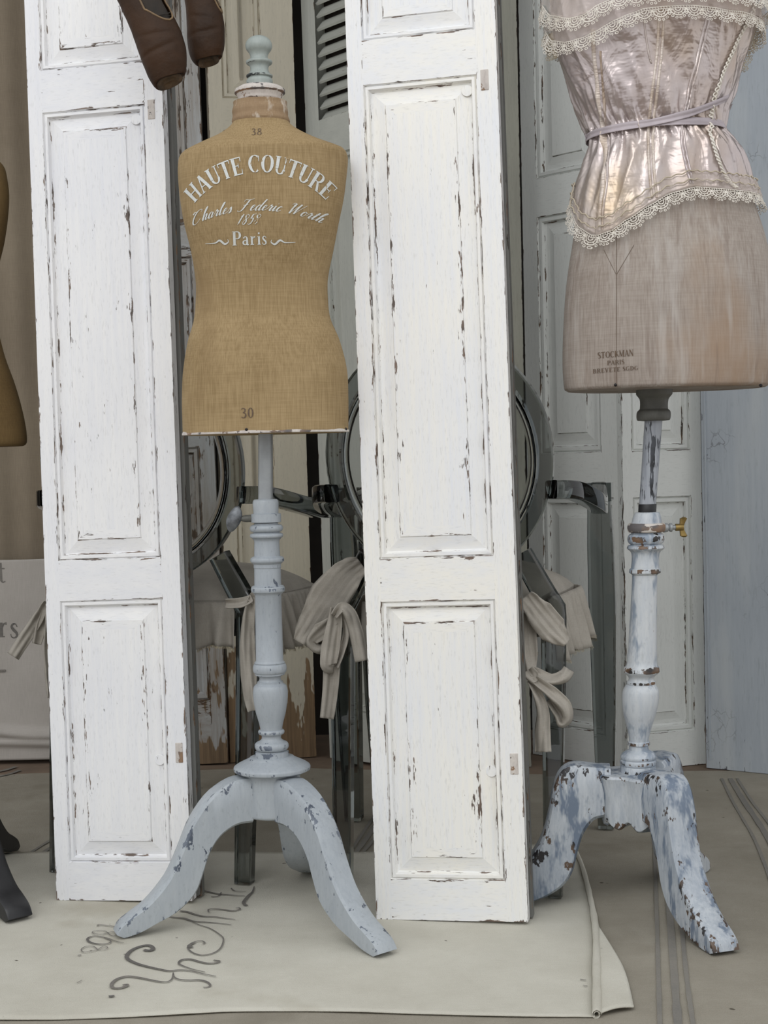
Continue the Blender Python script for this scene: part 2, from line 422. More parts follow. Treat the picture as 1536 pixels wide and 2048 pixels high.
# ------------------------------------------------------------------ floor cloths
def relief(x, y, a=0.002):
    return a * (mnoise.noise(Vector((x * 3.1, y * 5.5, 3))) + 0.5 * mnoise.noise(Vector((x * 9, y * 14, 9))))
def yfar(x): return 3.70 if x < -0.2 else lerp(3.70, 3.56, min((x + 0.2) / 0.6, 1))
b = MB(); P = []
for i in range(90):
    x = -2.0 + 4.0 * i / 89; P.append([(x, lerp(1.2, yfar(x) + 0.008 * math.sin(x * 13), j / 90), 0.0008 + abs(relief(x, 3 * j / 90, 0.0012))) for j in range(91)])
b.grid(P)
bigcloth = b.build('floor_cloth', M['floorcloth'], smooth='all')
tag(bigcloth, 'large beige canvas dust cloth with grey woven stripes covering the floor', 'floor cloth')

def floor_strip(pts, w, z=0.0030):
    """pts: (px,py) points on the floor, w width in metres (number or list)"""
    b = MB(); path = catmull([flr(p[0], p[1], z) for p in pts], 8); P = []
    ws = [lerp(w[0], w[1], k / (len(path) - 1)) if isinstance(w, tuple) else w for k in range(len(path))]
    for k, p in enumerate(path):
        t = (path[min(k + 1, len(path) - 1)] - path[max(k - 1, 0)]); t.z = 0; t.normalize()
        n = Vector((-t.y, t.x, 0)) * ws[k] / 2 * (1 + 0.25 * mnoise.noise(p * 40))
        P.append([p - n, p + n])
    b.grid(P); return b
for pts, w in ([(1306, 1560), (1308, 1650), (1314, 1850), (1320, 2060)], 0.0065), ([(1334, 1640), (1338, 1790), (1347, 1930), (1357, 2060)], 0.011), \
              ([(1356, 1700), (1362, 1830), (1374, 1960), (1388, 2060)], 0.0065), \
              ([(1443, 1556), (1470, 1610), (1510, 1680), (1545, 1770)], 0.0065), ([(1460, 1556), (1490, 1605), (1530, 1665), (1570, 1740)], 0.012), \
              ([(1474, 1556), (1506, 1605), (1545, 1655), (1590, 1715)], 0.0065), \
              ([(14, 1740), (45, 1716), (84, 1690), (130, 1662)], 0.007), ([(30, 1742), (58, 1722), (90, 1702), (135, 1674)], 0.010), ([(48, 1746), (70, 1732), (98, 1716), (140, 1690)], 0.007), \
              ([(698, 1706), (716, 1680), (736, 1650), (760, 1615)], 0.007), ([(706, 1712), (726, 1686), (748, 1655), (770, 1622)], 0.011), ([(716, 1716), (738, 1690), (762, 1660), (785, 1628)], 0.007), \
              ([(-20, 1546), (10, 1540), (32, 1533)], 0.012), ([(-20, 1556), (14, 1549), (40, 1540)], 0.010):
    floor_strip(pts, w).build('woven_stripe', M['stripe'], bigcloth)

# front cloth, its right side ends in a rolled hem
edge = [(1140, 1690), (1160, 1730), (1176, 1790), (1188, 1860), (1190, 1950), (1190, 2034)]
ecurve = catmull([flr(p[0], p[1], 0.0035) for p in edge], 10)
b = MB(); P = []
for i, e in enumerate(ecurve):
    t = i / (len(ecurve) - 1)
    row = []
    for j in range(120):
        s = j / 119
        x = lerp(-1.75, e.x, s)
        y = lerp(2.885 - 0.035 * math.sin(s * 9), 2.045 + 0.012 * math.sin(s * 17), t) if s < 0.999 else e.y
        y = lerp(y, e.y, max(0, (s - 0.75) / 0.25))
        z = 0.0034 + 0.0016 * abs(relief(x, y, 1.0)) + (0.003 * math.exp(-((t) / 0.05) ** 2))
        row.append((x, y, z))
    P.append(row)
b.grid(P)
topcloth = b.build('floor_cloth', M['topcloth'], smooth='all', solid=0.0015, soff=0)
tag(topcloth, 'cream canvas cloth with grey script lettering laid over the striped floor cloth', 'floor cloth')
b = MB()
hp = [p + Vector((0.002, 0, 0.003)) for p in ecurve]
for ro, n in ((0.0075, 12),):
    path = hp; P = []
    for i, p in enumerate(path):
        r_ = ro * (1 + 0.25 * mnoise.noise(p * 22)) * (0.55 + 0.45 * i / len(path))
        P.append([p + Vector((math.cos(a) * r_ * (1 - 0.45 * k / 20), 0, math.sin(a) * r_ * (1 - 0.45 * k / 20))) for k, a in enumerate([2 * PI * 1.5 * q / 20 for q in range(21)])])
    b.grid(P)
b.build('rolled_hem', M['topcloth'], topcloth, smooth='all', solid=0.001)
b = MB(); A = [flr(*p, 0.005) for p in ((1186, 1846), (1192, 1930), (1196, 2030))]; B = [flr(*p, 0.005) for p in ((1196, 1852), (1246, 1935), (1268, 2016))]
Ac = catmull(A, 8); Bc = catmull(B, 8); P = []
for i in range(len(Ac)):
    P.append([Ac[i].lerp(Bc[i], j / 12) + Vector((0, 0, 0.002 + 0.004 * math.sin(j / 12 * PI) * i / len(Ac))) for j in range(13)])
b.grid(P); b.build('folded_corner', M['topcloth'], topcloth, smooth='all', solid=0.002)

# script and figures drawn on the cloth (traced strokes, then laid on the floor)
Z = lambda L: [(150 + x / 4.151, 1760 + y / 4.151) for x, y in L]
inkz = 0.0066
def ink(pts, w0, w1, wm=None):
    path = catmull([flr(p[0], p[1], inkz) for p in Z(pts)], 8); bb = MB(); P = []
    n = len(path)
    for k, p in enumerate(path):
        t = path[min(k + 1, n - 1)] - path[max(k - 1, 0)]; t.z = 0; t.normalize()
        u = k / (n - 1); w = (lerp(w0, wm, u * 2) if u < 0.5 else lerp(wm, w1, u * 2 - 1)) if wm else lerp(w0, w1, u)
        q = Vector((-t.y, t.x, 0)) * w * .62 / 2
        P.append([p - q, p + q])
    bb.grid(P); return bb
inkb = MB()
strokes = [
 ([(185,378),(210,370),(360,388)],.006,.003,None),
 ([(272,436),(240,420),(180,418),(142,432),(170,446),(235,448),(272,436),(305,430),(345,434),(352,446),(330,460),(295,456),(272,436)],.002,.002,.003),
 ([(405,522),(340,506),(250,476),(160,464),(108,480),(110,505),(160,525),(240,530),(292,518),(290,498),(240,478)],.002,.002,.007),
 ([(188,575),(150,548),(90,550),(52,575),(70,596),(130,592),(188,575),(230,552),(262,552),(270,564),(235,578),(188,575)],.003,.002,.003),
 ([(22,624),(52,622)],.005,.005,None), ([(280,966),(328,960)],.012,.009,None), ([(16,852),(60,830)],.003,.002,None),
 # large flourished letter
 ([(570,578),(620,584),(648,568),(620,542),(560,545),(480,575),(432,620),(440,655),(510,690),(600,716),(700,738),(780,752),(870,745),(960,752),(1060,776),(1170,798)],.012,.003,.010),
 ([(395,872),(432,866),(425,880),(370,895),(315,892),(305,860),(350,820),(430,798),(520,806),(620,826),(710,842),(770,842),(805,818),(816,768)],.008,.003,.009),
 ([(816,768),(822,800),(860,822),(940,830),(1030,828),(1090,842),(1122,868),(1110,886),(1065,890)],.003,.004,.007),
 ([(1080,762),(980,740),(880,704),(862,684),(890,660),(960,656),(1040,678),(1110,690),(1180,684),(1196,670),(1150,664)],.003,.006,.008),
 ([(1060,530),(1078,518),(1050,504),(990,512),(945,540),(940,570),(985,605),(1060,622),(1150,604),(1210,560),(1232,490),(1200,450),(1120,400),(1040,374),(970,345)],.004,.003,.005),
 ([(960,560),(950,540),(1000,515)],.016,.004,None),
 ([(640,340),(740,300),(820,308),(900,315),(980,340),(1080,348),(1180,356),(1298,370)],.004,.003,.008),
 ([(870,256),(930,262),(1000,285),(1070,300),(1160,304),(1260,318),(1330,326)],.009,.003,.007),
 ([(1110,268),(1108,245),(1150,238),(1230,244),(1310,254),(1368,242),(1360,228),(1335,232)],.004,.003,.007),
 ([(1030,78),(1090,92),(1180,112),(1290,122),(1410,132)],.006,.003,.007),
 ([(1130,138),(1190,132),(1215,100)],.006,.003,None),
 ([(1295,66),(1330,90),(1420,92)],.004,.003,None),
 ([(1425,212),(1400,185),(1440,130),(1475,95),(1488,52)],.010,.003,.010),
]
def add_to(bb, q):
    off = len(bb.v); bb.v += q.v; bb.w += q.w; bb.u += q.u; bb.f += [tuple(i + off for i in f) for f in q.f]; bb.h += q.h
for k, s in enumerate(strokes):
    if k < 4: ink(*s).build('painted_numeral', M['ink'], topcloth)
    elif k < 6: ink(*s).build('painted_dash', M['ink'], topcloth)
    else: add_to(inkb, ink(*s))
inkb.build('painted_script', M['ink'], topcloth)
for pts in ([(1160, 1958), (1172, 1960)], [(1166, 1970), (1175, 1972)]):
    floor_strip(pts, 0.002, inkz).build('painted_dash', M['ink'], topcloth)

# ------------------------------------------------------------------ panelled leaves
def leaf_matrix(bl, br, lean=0.0, tilt=0.0):
    bl = Vector(bl); br = Vector(br); bl.z = 0; br.z = 0
    x = (br - bl).normalized(); z = Vector((0, 0, 1)); y = z.cross(x)
    R = Matrix((x, y, z)).transposed().to_4x4()
    return Matrix.Translation(bl) @ R @ Matrix.Rotation(tilt, 4, 'Y') @ Matrix.Rotation(-lean, 4, 'X')
PROF = [(0, 0, 0.9), (.002, .0045, .8), (.0035, .0015, 0), (.008, .0015, .1), (.0105, .009, 1), (.0125, .0105, .6), (.014, .0100, 0), (.0335, .0055, 0), (.035, .0055, .9), (.0365, .0030, .9), (.041, .0030, .45), (.052, .0030, .05)]
PROFB = [(0, 0, 1), (.003, .007, .5), (.006, .003, 0), (.013, .003, .2), (.016, .012, 1), (.020, .014, .2), (.030, .013, 0), (.046, .009, 0), (.048, .009, .8), (.050, .005, .6), (.056, .005, 0)]
def leaf_frame(W, Hh, T, ops, e=0.004):
    """ops share their x range"""
    b = MB(); xl, xr = ops[0][0], ops[0][1]
    xs = [0, e, xl - e, xl, xl + e, xr - e, xr, xr + e, W - e, W]
    wx = [1, 0, 0, 1, 0, 0, 1, 0, 0, 1]
    zs = [0, e]; wz = [1, 0]
    for o in sorted(ops, key=lambda q: q[2]):
        for z, w in ((o[2] - e, 0), (o[2], 1), (o[2] + e, 0), (o[3] - e, 0), (o[3], 1), (o[3] + e, 0)): zs.append(z); wz.append(w)
    zs += [Hh - e, Hh]; wz += [0, 1]
    inside = lambda x, z: any(xl < x < xr and o[2] < z < o[3] for o in ops)
    def isop(z): return any(o[2] - 1e-6 <= z <= o[3] + 1e-6 for o in ops)
    idx = {}
    for i, x in enumerate(xs):
        for j, z in enumerate(zs):
            w = 0.0
            if x in (0, W) or j in (0, len(zs) - 1): w = 1.0
            elif x in (xl, xr): w = 0.9 if isop(z) else 0.45
            elif wz[j] and xl < x < xr: w = 0.9
            idx[i, j] = b.vert((x, 0, z), w)
    for i in range(len(xs) - 1):
        for j in range(len(zs) - 1):
            cx = (xs[i] + xs[i + 1]) / 2; cz = (zs[j] + zs[j + 1]) / 2
            if inside(cx, cz): continue
            b.face((idx[i, j], idx[i + 1, j], idx[i + 1, j + 1], idx[i, j + 1]), 1.0 if xl < cx < xr else 0.0)
    def q(p, w, h=0.0): b.face([b.vert(a, ww) for a, ww in zip(p, w)], h)
    q([(0, 0, 0), (0, 0, Hh), (0, T, Hh), (0, T, 0)], (1, 1, .3, .3))
    q([(W, 0, 0), (W, T, 0), (W, T, Hh), (W, 0, Hh)], (1, .3, .3, 1))
    q([(0, 0, Hh), (W, 0, Hh), (W, T, Hh), (0, T, Hh)], (1, 1, .3, .3), 1)
    q([(0, 0, 0), (0, T, 0), (W, T, 0), (W, 0, 0)], (1, .3, .3, 1), 1)
    q([(0, T, 0), (0, T, Hh), (W, T, Hh), (W, T, 0)], (.2,) * 4)
    return b
def leaf_panel(op, prof):
    b = MB(); x0, x1, z0, z1 = op; prev = None
    for d, y, w in prof:
        cur = [b.vert(p, w) for p in ((x0 + d, y, z0 + d), (x1 - d, y, z0 + d), (x1 - d, y, z1 - d), (x0 + d, y, z1 - d))]
        if prev:
            for k in range(4):
                b.face((prev[k], prev[(k + 1) % 4], cur[(k + 1) % 4], cur[k]), 1.0 if k in (0, 2) else 0.0)
        prev = cur
    b.face(prev); return b
def leaf(root, W, Hh, T, ops, mat, prof=PROF, pname='panel', fname='frame', off=Vector((0, 0, 0))):
    fr = leaf_frame(W, Hh, T, ops)
    fr.v = [p + off for p in fr.v]
    f = fr.build(fname, mat, root, local=True)
    for op in ops:
        pb = leaf_panel(op, prof); pb.v = [p + off for p in pb.v]
        pb.build(pname, mat, f, local=True)
    return f

# two tall white folding shutters
def white_shutter(bl, br, lean, tilt, mat, label, w, backshift):
    A_, B_ = flr(*bl, 0.004), flr(*br, 0.004)
    Mx = Matrix.Translation((0, 0, 0.0045)) @ leaf_matrix(A_, B_, lean, tilt)
    root = empty('folding_shutter', M=Mx); tag(root, label, 'shutter')
    W = (Vector((B_.x, B_.y, 0)) - Vector((A_.x, A_.y, 0))).length
    xl, xr = W * 0.105, W * 0.862
    ops = [(xl, xr, .066, .522), (xl, xr, .592, 1.378), (xl, xr, 1.452, 1.93)]
    f = leaf(root, W, 2.0, 0.026, ops, mat, fname='front_leaf')
    g = leaf(root, W, 2.0, 0.024, ops, M['leaf_shade'], fname='folded_leaf', off=Vector((backshift, 0.032, 0)))
    g['label'] = 'leaf folded behind the white one, coloured grey for shade'
    for z, dx in ((1.350, 0.021), (0.238, 0.013)):
        h = MB(); h.box((W - dx - .0065, -0.0012, z), (W - dx + 0.0065, 0.002, z + 0.034)); h.build('hinge_mortise', M['plaster'], f, local=True, bevel=.001)
        h = MB(); h.lathe([(0.0095, 0.0), (0.009, 0.0012), (0.0, 0.0014)], 24, Matrix.Translation((xr - 0.017, 0.0065 if z > 1 else 0.008, z + 0.004)) @ Matrix.Rotation(PI / 2, 4, 'X'))
        h.build('filled_knob_hole', mat, f, local=True)
    return root
white_shutter((113, 1801), (384, 1809), 0.040, -0.022, M['white'], 'white distressed panelled shutter with brown shoes hanging in front, left of the tan mannequin', .235, .006)
white_shutter((753, 1839), (1056, 1852), 0.046, -0.022, M['white_warm'], 'white distressed panelled shutter standing between the tan mannequin and the corseted mannequin', .25, .004)

# salvaged doors leaning at the back
def back_leaf(name, bl, br, lean, tilt, mat, ops, label, cat, prof=PROFB, T=0.03, Hh=2.25, y=0.0, zlift=0.002):
    A_, B_ = flr(*bl), flr(*br)
    root = empty(name, M=Matrix.Translation((0, y, zlift)) @ leaf_matrix(A_, B_, lean, tilt)); tag(root, label, cat)
    W = (Vector((B_.x, B_.y, 0)) - Vector((A_.x, A_.y, 0))).length
    ops = [(W * a, W * c, z0, z1) for a, c, z0, z1 in ops]
    leaf(root, W, Hh, T, ops, mat, prof)
    return root, W
back_leaf('wooden_panel', (305, 1534), (456, 1530), 0.03, -0.018, M['cream2'], [(.2, .8, .16, .80), (.2, .8, .9, 1.28), (.2, .8, 1.36, 2.1)], 'weathered grey brown door with bare wood bottom behind the left transparent armchair', 'door')
back_leaf('wooden_panel', (461, 1527), (633, 1515), 0.02, -0.004, M['cream'], [(.16, .62, .30, 1.02), (.16, .62, 1.10, 1.60), (.16, .62, 1.68, 2.15)], 'cream peeling panelled door directly behind the tan mannequin', 'door', T=0.04)
back_leaf('wooden_panel', (940, 1540), (1063, 1535), 0.0, 0.0, M['olive'], [(.25, .70, .2, .9), (.25, .70, 1.0, 2.1)], 'olive grey door edge showing just right of the middle white shutter', 'door', T=0.035)
back_leaf('wooden_panel', (1066, 1509), (1253, 1541), 0.0, 0.0, M['sage'], [(.16, .80, .080, .655), (.16, .80, .765, 1.355), (.16, .80, 1.45, 2.12)], 'grey green panelled door leaf left of the dark crack behind the right mannequin', 'door')
back_leaf('wooden_panel', (1256, 1544), (1412, 1529), 0.0, 0.0, M['sage'], [(.12, .86, .085, .655), (.12, .86, .765, 1.345), (.12, .86, 1.45, 2.12)], 'grey green panelled door leaf beside the plain blue door at right', 'door')
# louvred shutter
A_, B_ = flr(660, 1517), flr(800, 1543)
lr = empty('louvred_shutter', M=Matrix.Translation((0, 0, .002)) @ leaf_matrix(A_, B_, 0.02, -0.043))
tag(lr, 'pale grey louvred shutter between the tan mannequin and the middle white shutter', 'shutter')
W = (B_ - A_).length
fr = leaf_frame(W, 2.25, 0.035, [(W * .2, W * .84, .12, 1.53), (W * .2, W * .84, 1.625, 2.18)])
f = fr.build('frame', M['shutter'], lr, local=True)
leaf_panel((W * .2, W * .84, .12, 1.53), PROFB).build('panel', M['shutter'], f, local=True)
b = MB(); z = 1.635
while z < 2.17:
    b.box((W * .2, -0.018, -0.003), (W * .84, 0.018, 0.003), Matrix.Translation((0, 0.018, z)) @ Matrix.Rotation(0.88, 4, 'X'), w=0.35, h=1.0); z += 0.0335
b.build('louvre_slats', M['shutter'], f, local=True)
b = MB(); b.box((W * .2, 0.033, 1.63), (W * .84, 0.038, 2.17)); b.build('slat_shade_sheet', M['gap_shade'], f, local=True)  # dark sheet added for the shade between the slats
# plain blue door at the right
A_, B_ = flr(1413, 1537), flr(1640, 1560)
br_ = empty('wooden_panel', M=Matrix.Translation((0, 0, .002)) @ leaf_matrix(A_, B_, 0.0, 0.0)); tag(br_, 'plain blue grey door slab with crackled paint at the right edge', 'door')
b = MB(); W = (B_ - A_).length
P = [[(W * i / 20, 0, 2.3 * j / 20) for j in range(21)] for i in range(21)]
b.grid(P, wear=[[1.0 if i in (0, 20) or j in (0, 20) else 0.0 for j in range(21)] for i in range(21)])
b.box((0, 0.0005, 0), (W, 0.04, 2.3))
b.build('door_slab', M['blue'], br_, local=True)
b = MB()
b.box((W * .03, -0.003, 0.02), (W * .045, 0.001, 2.28)); b.build('edge_bead', M['blue'], br_, local=True)

# ------------------------------------------------------------------ curtain and sack
b = MB(); P = []
for i in range(140):
    x = -1.45 + 0.98 * i / 139
    row = []
    for j in range(60):
        z = 0.01 + 2.40 * j / 59
        f = 0.012 * math.sin(x * 34 + 0.6 * math.sin(z * 2.3)) + 0.007 * math.sin(x * 71 + z * 1.3) + 0.010 * mnoise.noise(Vector((x * 5, z * 1.6, 1)))
        row.append((x, 3.90 + f, z))
    P.append(row)
b.grid(P); cu = b.build('linen_curtain', M['curtain'], smooth='all', solid=0.002); tag(cu, 'taupe linen curtain hanging at the left edge behind the mannequins', 'curtain')
b = MB(); P = []
SY = 3.83
def sack_y(x, z):
    return SY + 0.006 * mnoise.noise(Vector((x * 7, z * 7, 4))) - 0.016 * math.exp(-((z - 0.095 - 0.02 * math.sin(x * 9)) / 0.012) ** 2) - 0.012 * math.exp(-((z - 0.055 + 0.006 * math.sin(x * 7)) / 0.008) ** 2)
for i in range(100):
    x = -1.40 + 0.86 * i / 99
    P.append([(x, sack_y(x, 0.012 + (0.537 - 0.012 - 0.01 * math.sin(x * 5)) * j / 90), 0.012 + (0.537 - 0.01 * math.sin(x * 5) - 0.012) * j / 90) for j in range(91)])
b.grid(P); sk = b.build('grain_sack', M['sack'], smooth='all', solid=0.003); tag(sk, 'grey linen sack cloth with faded stencil letters hanging below the curtain', 'sack cloth')

# ================================================================== stroke lettering
def pl(*p): return [(a[0], a[1], a[2] if len(a) > 2 else None) for a in p]
def ell(cx, cy, rx, ry, a0, a1, thin, thick, n=22):
    out = []
    for i in range(n + 1):
        a = math.radians(lerp(a0, a1, i / n)); c = abs(math.cos(a))
        out.append((cx + rx * math.cos(a), cy + ry * math.sin(a), lerp(thin, thick, c ** 1.6)))
    return out
TH, TN, SE = .20, .07, .045
def stem(x, w, y0=0, y1=1, serif=True):
    s = [[(x, y0, w), (x, y1, w)]]
    if serif:
        s += [[(x - w * .5 - .06, y0 + SE / 2, SE), (x + w * .5 + .06, y0 + SE / 2, SE)], [(x - w * .5 - .06, y1 - SE / 2, SE), (x + w * .5 + .06, y1 - SE / 2, SE)]]
    return s
G = {
 'H': (.86, stem(.18, TH) + stem(.68, TH * .8) + [[(.2, .5, .06), (.66, .5, .06)]]),
 'A': (.84, [[(.10, 0, TN), (.40, 1, TN)], [(.40, 1, TH * .9), (.70, 0, TH)], [(.20, .34, .05), (.60, .34, .05)], [(0, SE / 2, SE), (.22, SE / 2, SE)], [(.55, SE / 2, SE), (.86, SE / 2, SE)]]),
 'U': (.84, [[(.18, 1, TH), (.18, .32, TH)], ell(.42, .30, .24, .27, 180, 360, .06, TH * .8), [(.66, .30, TN), (.66, 1, TN)], [(.02, .98, SE), (.34, .98, SE)], [(.54, .98, SE), (.78, .98, SE)]]),
 'T': (.78, stem(.38, TH, serif=False) + [[(.02, .965, .07), (.74, .965, .07)], [(.03, 1, .05), (.03, .76, .03)], [(.73, 1, .05), (.73, .76, .03)], [(.22, .022, SE), (.54, .022, SE)]]),
 'E': (.74, stem(.18, TH) + [[(.18, .97, .06), (.64, .97, .06)], [(.64, 1, .05), (.64, .74, .03)], [(.2, .52, .05), (.48, .52, .05)], [(.48, .64, .03), (.48, .40, .03)], [(.18, .03, .06), (.66, .03, .06)], [(.66, 0, .05), (.68, .3, .03)]]),
 'C': (.80, [ell(.42, .5, .32, .47, 48, 312, .05, TH), [(.66, .94, .05), (.68, .62, .03)]]),
 'O': (.86, [ell(.42, .5, .31, .47, 0, 360, .05, TH)]),
 'R': (.84, stem(.18, TH) + [[(.18, .97, .05), (.42, .97, .06)], ell(.42, .74, .20, .23, 90, -90, .05, TH * .8), [(.18, .51, .05), (.42, .51, .05)], [(.44, .50, .12), (.70, .05, TH * .8)], [(.6, .03, SE), (.84, .03, SE)]]),
 'S': (.62, [[(.54, .80, .05), (.44, .94, .06), (.28, .97, .06), (.12, .86, .14), (.14, .64, .17), (.32, .52, .2), (.48, .38, .17), (.50, .16, .14), (.34, .03, .06), (.16, .05, .05), (.06, .22, .04)]]),
 'K': (.84, stem(.18, TH) + [[(.24, .45, TN), (.70, .97, TN)], [(.36, .58, TH * .8), (.72, .03, TH * .8)]]),
 'M': (1.0, stem(.12, TN) + [[(.12, 1, TH), (.46, .05, TH * .8)], [(.46, .05, TN), (.78, 1, TN)]] + stem(.82, TH)),
 'N': (.86, stem(.12, TN) + [[(.12, 1, TH), (.70, .03, TH)]] + stem(.70, TN)),
 'P': (.74, stem(.18, TH) + [[(.18, .97, .05), (.40, .97, .06)], ell(.40, .72, .22, .25, 90, -90, .05, TH * .9), [(.18, .47, .05), (.40, .47, .05)]]),
 'I': (.40, stem(.18, TH)),
 'B': (.76, stem(.18, TH) + [ell(.38, .75, .20, .22, 90, -90, .05, TH * .8), ell(.40, .27, .24, .25, 90, -90, .05, TH * .9), [(.18, .97, .05), (.38, .97, .05)], [(.18, .52, .05), (.4, .52, .05)], [(.18, .03, .05), (.4, .03, .05)]]),
 'V': (.80, [[(.10, 1, TH), (.38, 0, TH * .8)], [(.38, 0, TN), (.66, 1, TN)], [(0, .98, SE), (.24, .98, SE)], [(.54, .98, SE), (.78, .98, SE)]]),
 'G': (.86, [ell(.42, .5, .32, .47, 48, 330, .05, TH), [(.68, .42, .12), (.68, .10, .12)], [(.54, .43, SE), (.82, .43, SE)]]),
 'D': (.86, stem(.18, TH) + [ell(.34, .5, .36, .47, 90, -90, .05, TH), [(.18, .97, .05), (.34, .97, .05)], [(.18, .03, .05), (.34, .03, .05)]]),
 'a': (.56, [[(.10, .48, .12), (.22, .60, .05), (.36, .52, .12), (.38, .30, .15), (.38, .06, .15), (.50, .02, .05)], ell(.22, .17, .15, .15, 20, 340, .05, .13)]),
 'r': (.50, [[(.14, 0, .15), (.14, .60, .15)], [(.02, .022, SE), (.30, .022, SE)], [(.02, .58, SE), (.16, .58, SE)], [(.18, .38, .05), (.28, .56, .06), (.40, .56, .12)]]),
 'i': (.30, [[(.14, 0, .15), (.14, .60, .15)], [(.02, .022, SE), (.27, .022, SE)], [(.02, .58, SE), (.16, .58, SE)], [(.14, .76, .13), (.14, .88, .13)]]),
 's': (.44, [[(.34, .46, .04), (.28, .58, .05), (.16, .58, .08), (.09, .47, .11), (.18, .34, .13), (.30, .22, .12), (.31, .08, .09), (.18, .01, .05), (.07, .06, .05), (.04, .18, .03)]]),
 't': (.40, [[(.18, .84, .10), (.18, .14, .13), (.26, .02, .05), (.38, .08, .04)], [(.04, .60, .05), (.36, .60, .05)]]),
 '0': (.60, [ell(.28, .5, .20, .46, 0, 360, .05, .14)]),
 '3': (.58, [[(.08, .84, .08), (.22, .96, .05), (.42, .84, .12), (.38, .62, .10), (.22, .53, .05)], [(.22, .53, .05), (.46, .42, .1), (.46, .16, .14), (.26, .02, .05), (.08, .12, .09)]]),
 '8': (.58, [ell(.27, .75, .16, .21, 0, 360, .04, .11), ell(.27, .27, .21, .25, 0, 360, .04, .13)]),
 ' ': (.34, []),
}
# copperplate-like script, skeletons only: width comes from the pen direction
SCR = {
 'C': (.95, [[(.78, .80), (.84, .92), (.66, 1.0), (.40, .86), (.18, .50), (.16, .16), (.36, .0), (.62, .10), (.80, .28)], [(.40, .86), (.2, .95), (.1, .82)]]),
 'h': (.50, [[(.0, .10), (.26, .70), (.32, .98), (.24, .96), (.14, .60), (.10, .0)], [(.10, .0), (.22, .36), (.34, .46), (.36, .30), (.32, .08), (.40, .0), (.52, .14)]]),
 'a': (.46, [[(.36, .38), (.22, .46), (.08, .28), (.08, .06), (.20, .0), (.34, .24), (.36, .42)], [(.36, .42), (.32, .10), (.38, .0), (.48, .12)]]),
 'r': (.38, [[(.0, .12), (.12, .44), (.16, .52), (.20, .40), (.32, .42)], [(.32, .42), (.24, .12), (.30, .0), (.40, .12)]]),
 'l': (.30, [[(.0, .12), (.20, .66), (.26, .96), (.18, .92), (.10, .50), (.10, .06), (.18, .0), (.30, .12)]]),
 'e': (.36, [[(.02, .14), (.24, .30), (.22, .46), (.10, .38), (.06, .12), (.16, .0), (.36, .14)]]),
 's': (.34, [[(.0, .10), (.16, .48)], [(.16, .48), (.24, .24), (.20, .02), (.06, .02)], [(.20, .02), (.34, .12)]]),
 'F': (.95, [[(.24, .80), (.30, .94), (.58, .92), (.92, 1.0)], [(.62, .92), (.50, .50), (.34, .08), (.10, -.02), (.0, .10)], [(.30, .48), (.66, .52)]]),
 'd': (.50, [[(.32, .38), (.20, .46), (.06, .26), (.08, .04), (.20, .02), (.36, .40), (.50, .96)], [(.50, .96), (.34, .30), (.34, .04), (.42, .0), (.50, .12)]]),
 'i': (.28, [[(.0, .12), (.14, .46)], [(.14, .46), (.10, .08), (.16, .0), (.28, .12)], [(.20, .64), (.21, .70)]]),
 'c': (.36, [[(.30, .36), (.24, .46), (.10, .34), (.06, .12), (.16, .0), (.36, .14)]]),
 'W': (1.05, [[(.02, .78), (.10, .94), (.26, .90), (.22, .76), (.12, .80)], [(.26, .90), (.24, .40), (.26, .0)], [(.26, .0), (.46, .50), (.64, .96)], [(.64, .96), (.58, .40), (.60, .0)], [(.60, .0), (.84, .60), (1.0, .98)]]),
 'o': (.40, [[(.22, .44), (.08, .30), (.08, .06), (.20, .0), (.32, .18), (.28, .40), (.20, .44)], [(.28, .40), (.42, .36)]]),
 't': (.32, [[(.0, .12), (.24, .78)], [(.24, .78), (.12, .10), (.18, .0), (.32, .12)], [(.08, .52), (.34, .56)]]),
 '1': (.40, [[(.12, .74), (.30, .96)], [(.30, .96), (.20, .5), (.14, .0)]]),
 '8': (.50, [[(.36, .86), (.22, .94), (.14, .76), (.26, .52), (.36, .24), (.24, .0), (.08, .12), (.14, .36), (.40, .60), (.46, .80), (.36, .90)]]),
 '5': (.48, [[(.22, .92), (.16, .54)], [(.16, .54), (.36, .56), (.38, .20), (.20, .0), (.04, .08)], [(.22, .92), (.50, .98)]]),
 ' ': (.42, []),
}
def text_width(txt, table, sp): return sum(table[c][0] + sp for c in txt) - sp
